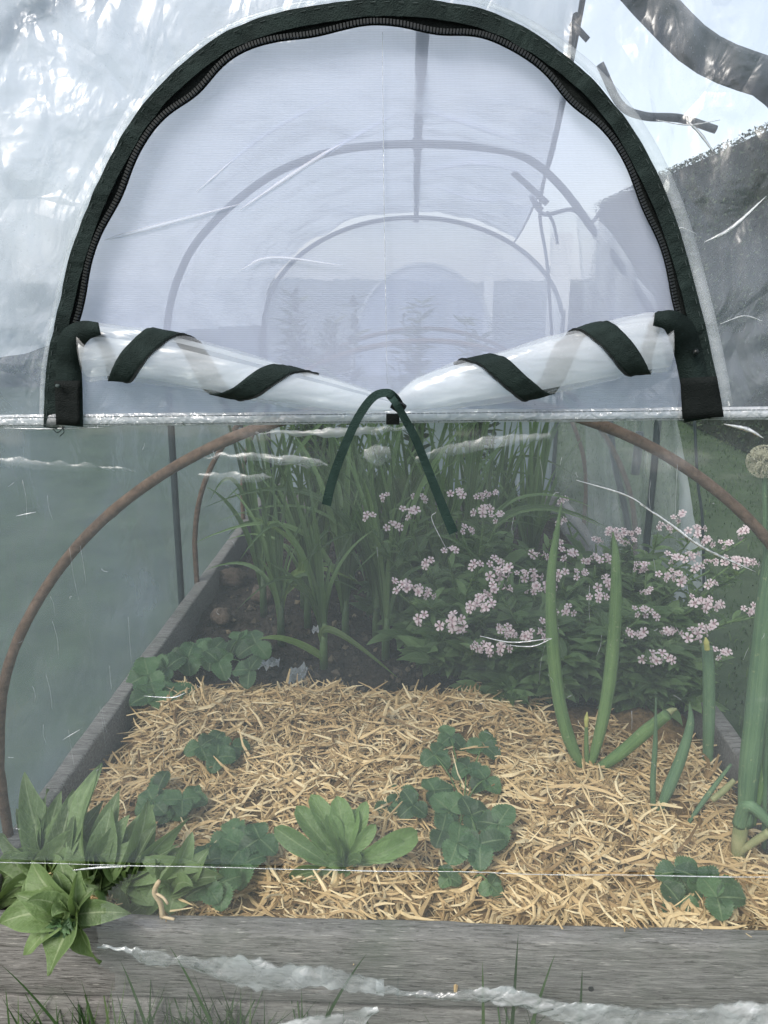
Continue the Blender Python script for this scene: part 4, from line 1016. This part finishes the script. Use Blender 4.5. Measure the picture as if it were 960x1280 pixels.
FL = [(483, 624, 1), (518, 624, 2), (462, 650, 1), (512, 646, 3), (487, 662, 2), (569, 620, 2), (600, 622, 4), (618, 620, 5), (605, 640, 4), (622, 650, 3), (578, 665, 2), (560, 692, 2), (535, 706, 1), (594, 711, 1), (615, 705, 2), (500, 738, 3), (518, 743, 5), (531, 742, 4),
 (619, 721, 4), (635, 717, 3), (650, 719, 2), (664, 722, 4), (628, 742, 5), (604, 752, 6), (612, 764, 5), (585, 763, 2), (592, 762, 1), (564, 778, 4), (568, 785, 5), (578, 792, 3), (529, 775, 1), (622, 788, 2), (629, 790, 2), (642, 797, 2), (672, 800, 5), (682, 788, 3), (590, 810, 2), (599, 812, 2), (623, 812, 4),
 (676, 700, 5), (697, 682, 1), (708, 698, 3), (703, 722, 1), (668, 737, 4), (680, 735, 4), (706, 765, 4), (700, 655, 1), (702, 628, 1), (745, 676, 4), (765, 668, 7), (772, 674, 5), (797, 668, 5), (790, 680, 5), (744, 702, 5), (757, 700, 4), (757, 730, 4), (748, 748, 4), (725, 722, 3), (808, 712, 5), (795, 708, 2),
 (851, 650, 3), (823, 662, 2), (869, 664, 4), (880, 676, 4), (907, 684, 3), (934, 669, 6), (862, 698, 4), (893, 706, 5), (920, 705, 4), (937, 704, 4), (912, 704, 3), (840, 702, 3), (831, 722, 4), (843, 720, 3), (850, 730, 1), (813, 742, 5), (887, 734, 1), (868, 756, 3), (880, 758, 4), (890, 760, 3), (800, 768, 3), (808, 770, 2), (787, 797, 3), (797, 797, 3), (836, 793, 6), (843, 795, 5), (867, 796, 4), (886, 787, 3), (935, 765, 4), (944, 767, 3), (812, 824, 4), (824, 826, 2), (901, 822, 3), (870, 712, 1)]
PB = [(600, 850), (560, 815), (660, 870), (715, 850), (770, 880), (830, 870), (890, 850), (950, 880), (640, 800), (745, 800), (850, 800), (930, 800), (515, 775)]
where = ['at the left end of the flower mass, beside bare soil', 'behind the left end of the flower mass', 'in the front row, left of the forked onion', 'directly behind the left leaf of the forked onion', 'behind the right leaf of the forked onion', 'in the front row behind the small onion', 'behind the thick onion stalk with yellow bud', 'at the right edge behind the largest onion', 'among strap leaves at the back left', 'in front of the white plastic curtain', 'in the back row before the dark right hoop leg', 'at the back right against the lawn', 'farthest left, under the right strand of the dark tie']
PLT = []
for i, (px, py) in enumerate(PB):
    base = G(px, py, TOP-.06); base.x = min(base.x, .56)
    rt = thing('flowering_plant', base, 'pink flowering plant '+where[i], 'flowering plant', 'pink flowering plants')
    PLT.append([rt, base, MB(), MB(), []])
def depth(px, py):
    t = (py-620)/210; return (2.05 if px > 640 else 1.72)-(.68 if px > 640 else .33)*max(0, min(1, t))**.8
stems = 0
for (px, py, k) in FL:
    p = L(px, py, depth(px, py)+rnd(-.04, .04)); bi = min(range(len(PLT)), key=lambda i: (PLT[i][1].x-p.x)**2+((PLT[i][1].y-p.y-.02)*.7)**2)
    rt, base, st, lf, tips = PLT[bi]; tips.append(p)
    o = bpy.data.objects.new('flower_cluster', CL[min(7, max(0, k))]); COL.objects.link(o); o.parent = rt; o.matrix_parent_inverse = Matrix.Identity(4)
    o.location = p-rt.location; o.rotation_euler = (rnd(-.3, .3), rnd(-.5, .5), rnd(-.5, .5)); s = rnd(1.05, 1.4)*random.choice((1, 1, .8)); o.scale = (s, s, s)
    P = smooth_path([base+Vector((rnd(-.05, .05), rnd(-.03, .03), 0)), base.lerp(p, .5)+Vector((rnd(-.03, .03), rnd(0, .04), .03)), p-Vector((0, 0, .008))], 8); tube(st, P, [.0022]*(len(P)-1)+[.0013], 5)
    for j in range(4, len(P)-2):
        for sg in (-1, 1):
            if random.random() < .75:
                a = rnd(0, 3.14)*sg; ln = rnd(.03, .06)*(1.1-.4*j/len(P)); dd = Vector((math.cos(a), math.sin(a)*.8-.2, rnd(.1, .7))).normalized()
                leaf(lf, P[j], P[j]+dd*ln*.55+Vector((0, 0, .008)), P[j]+dd*ln, ln*.34, (0, -.4, .9), 5, .25, .05)
for i, (rt, base, st, lf, tips) in enumerate(PLT):
    front = i < 8; hgt = .23 if front else .27
    for k in range(46):                  # leafy shoots without flowers
        a = rnd(0, 6.28); rr_ = rnd(.02, .15); e = base+Vector((math.cos(a)*rr_*1.1, math.sin(a)*rr_*.9, hgt*rnd(.25, 1.)*(1-.5*rr_/.15)))
        e.x = min(e.x, .585); e.y = max(e.y, 1.36)
        P = smooth_path([base+Vector((math.cos(a)*.03, math.sin(a)*.03, 0)), base.lerp(e, .55)+Vector((0, 0, .03)), e], 6); tube(st, P, .0017, 5)
        for j in range(2, len(P)):
            for q in range(3):
                b = rnd(0, 6.28); ln = rnd(.045, .085); dd = Vector((math.cos(b), math.sin(b)-.25, rnd(-.1, .7))).normalized()
                leaf(lf, P[j], P[j]+dd*ln*.55+Vector((0, 0, .010)), P[j]+dd*ln, ln*rnd(.3, .42), (rnd(-.3, .3), -.4, .9), 5, .25, .05)
    st.build('stem', M['stem'], rt); lf.build('foliage', M['phlox'], rt)
# ------------------------------------------------------------------ garden behind
def leafquad(mb, p, s, nrm):
    o = nrm.orthogonal().normalized(); o = Matrix.Rotation(rnd(0, 6.28), 3, nrm) @ o; q = nrm.cross(o)
    mb.add([p-o*s, p-q*s*.45+nrm*s*.1, p+o*s, p+q*s*.45+nrm*s*.1], [(0, 1, 2, 3)])
def hedge(name, x0, x1, y0, y1, h, nl, size, label, face, rough=0.):
    hh = lambda x, y: h*(1+rough*(fbm(x*.9+3, y*.9, 2, 3)))
    rt = thing(name, ((x0+x1)/2, (y0+y1)/2, 0), label, 'hedge'); mb = MB(); core = MB()
    box(core, ((x0+x1)/2, (y0+y1)/2, h*(1-rough)/2-(.06 if rough else .0175)), (x1-x0-.12, y1-y0-.24, h*(1-rough)-(.12 if rough else .035))); core.build('hedge_core', M['core'], rt, False)
    for _ in range(nl):
        u, v = rnd(0, 1), rnd(0, 1); side = random.choice(face)
        if side == 'x0': p = Vector((x0, y0+(y1-y0)*u, h*v)); nn = Vector((-1, 0, .3))
        elif side == 'x1': p = Vector((x1, y0+(y1-y0)*u, h*v)); nn = Vector((1, 0, .3))
        elif side == 'y0': p = Vector((x0+(x1-x0)*u, y0, h*v)); nn = Vector((0, -1, .3))
        else: p = Vector((x0+(x1-x0)*u, y0+(y1-y0)*v, h)); nn = Vector((0, 0, 1))
        p.z *= hh(p.x, p.y)/h
        b = ((.07 if rough else .03) if side != 'top' else .008)*fbm(p.x*2.2, p.y*2.2, p.z*2.2, 3); p += nn.normalized()*(b-rnd(0, .13 if rough or side != 'top' else .03))
        leafquad(mb, p, size*rnd(.6, 1.3), (nn+Vector((random.gauss(0, .6), random.gauss(0, .6), random.gauss(0, .6)))).normalized())
    mb.build('hedge_leaves', M['hedge'], rt, False)
hz = sum((CZ+ray(*q).z*2.2/ray(*q).x) for q in ((940, 159), (760, 239)))/2-.03
hedge('hedge', 2.2, 3.3, .6, 10.2, hz, 85000, .017, 'tall dark clipped hedge along the right side of the lawn', ['x0', 'x0', 'y0', 'top'])
hedge('hedge', -7.5, 2.1, 8.6, 9.6, 1.12, 26000, .055, 'dark hedge across the far end behind the tunnel', ['y0', 'y0', 'top'], .06)
hedge('hedge', -6.2, -5.2, 1.5, 8.4, 1.15, 16000, .05, 'lower hedge along the left side of the lawn', ['x1', 'x1', 'y0', 'top'], .2)
pg = thing('garden_frame', (.9, 6.5, 0), 'pale white post and rail frame on the lawn behind the tunnel', 'garden frame')
pA, pB = L(613, 300, 6.5), L(702, 300, 6.5)
for p, w, tz in ((pA, .07, pA.z), (pB, .15, pB.z+.05)):
    mb = MB(); box(mb, (p.x, 6.5, tz/2), (w, w, tz)); mb.build('post', M['whitepaint'], pg, False)
for yy in (330,):
    q = L(657, yy, 6.5); mb = MB(); box(mb, ((pA.x+pB.x)/2, 6.5, q.z), (pB.x-pA.x-.14, .05, .035)); mb.build('rail', M['whitepaint'], pg, False)
# ------------------------------------------------------------------ light
sd = Vector((-.42, -.62, .80)).normalized()
W = bpy.data.worlds.new('World'); S.world = W; W.use_nodes = True; t = W.node_tree; t.nodes.clear()
out = t.nodes.new('ShaderNodeOutputWorld'); bg = t.nodes.new('ShaderNodeBackground'); sky = t.nodes.new('ShaderNodeTexSky')
sky.sky_type = 'NISHITA'; sky.sun_disc = False; sky.sun_elevation = math.asin(sd.z); sky.sun_rotation = math.atan2(sd.x, sd.y); sky.dust_density = 3.; sky.air_density = 1.
bg.inputs[1].default_value = .05; t.links.new(sky.outputs[0], bg.inputs[0])
tc = t.nodes.new('ShaderNodeTexCoord'); nz = t.nodes.new('ShaderNodeTexNoise'); nz.inputs['Scale'].default_value = 2.2; nz.inputs['Detail'].default_value = 5
mp = t.nodes.new('ShaderNodeMapping'); mp.inputs['Scale'].default_value = (1, 1, 2.5); t.links.new(tc.outputs['Generated'], mp.inputs[0]); t.links.new(mp.outputs[0], nz.inputs['Vector'])
rp = t.nodes.new('ShaderNodeValToRGB'); rp.color_ramp.elements[0].position = .3; rp.color_ramp.elements[1].position = .7
rp.color_ramp.elements[0].color = (.575, .57, .56, 1); rp.color_ramp.elements[1].color = (.81, .80, .785, 1); t.links.new(nz.outputs[0], rp.inputs[0])
b2 = t.nodes.new('ShaderNodeBackground'); b2.inputs[1].default_value = .36; t.links.new(rp.outputs[0], b2.inputs[0])
ad = t.nodes.new('ShaderNodeAddShader'); t.links.new(bg.outputs[0], ad.inputs[0]); t.links.new(b2.outputs[0], ad.inputs[1]); t.links.new(ad.outputs[0], out.inputs[0])
sun = bpy.data.lights.new('sun', 'SUN'); sun.energy = 1.5; sun.angle = R(24); sun.color = (1, .96, .9)
so_ = bpy.data.objects.new('sun', sun); COL.objects.link(so_); so_.rotation_euler = sd.to_track_quat('Z', 'Y').to_euler(); so_.location = sd*20
S.view_settings.view_transform = 'Standard'; S.view_settings.look = 'None'; S.view_settings.exposure = 1.3; S.view_settings.gamma = 1; S.view_settings.use_curve_mapping = False
S.cycles.use_denoising = True; S.cycles.transparent_max_bounces = 40; S.cycles.max_bounces = 10; S.cycles.diffuse_bounces = 4; S.cycles.transmission_bounces = 8; S.cycles.caustics_reflective = False; S.cycles.caustics_refractive = False
S.cycles.sample_clamp_indirect = 6
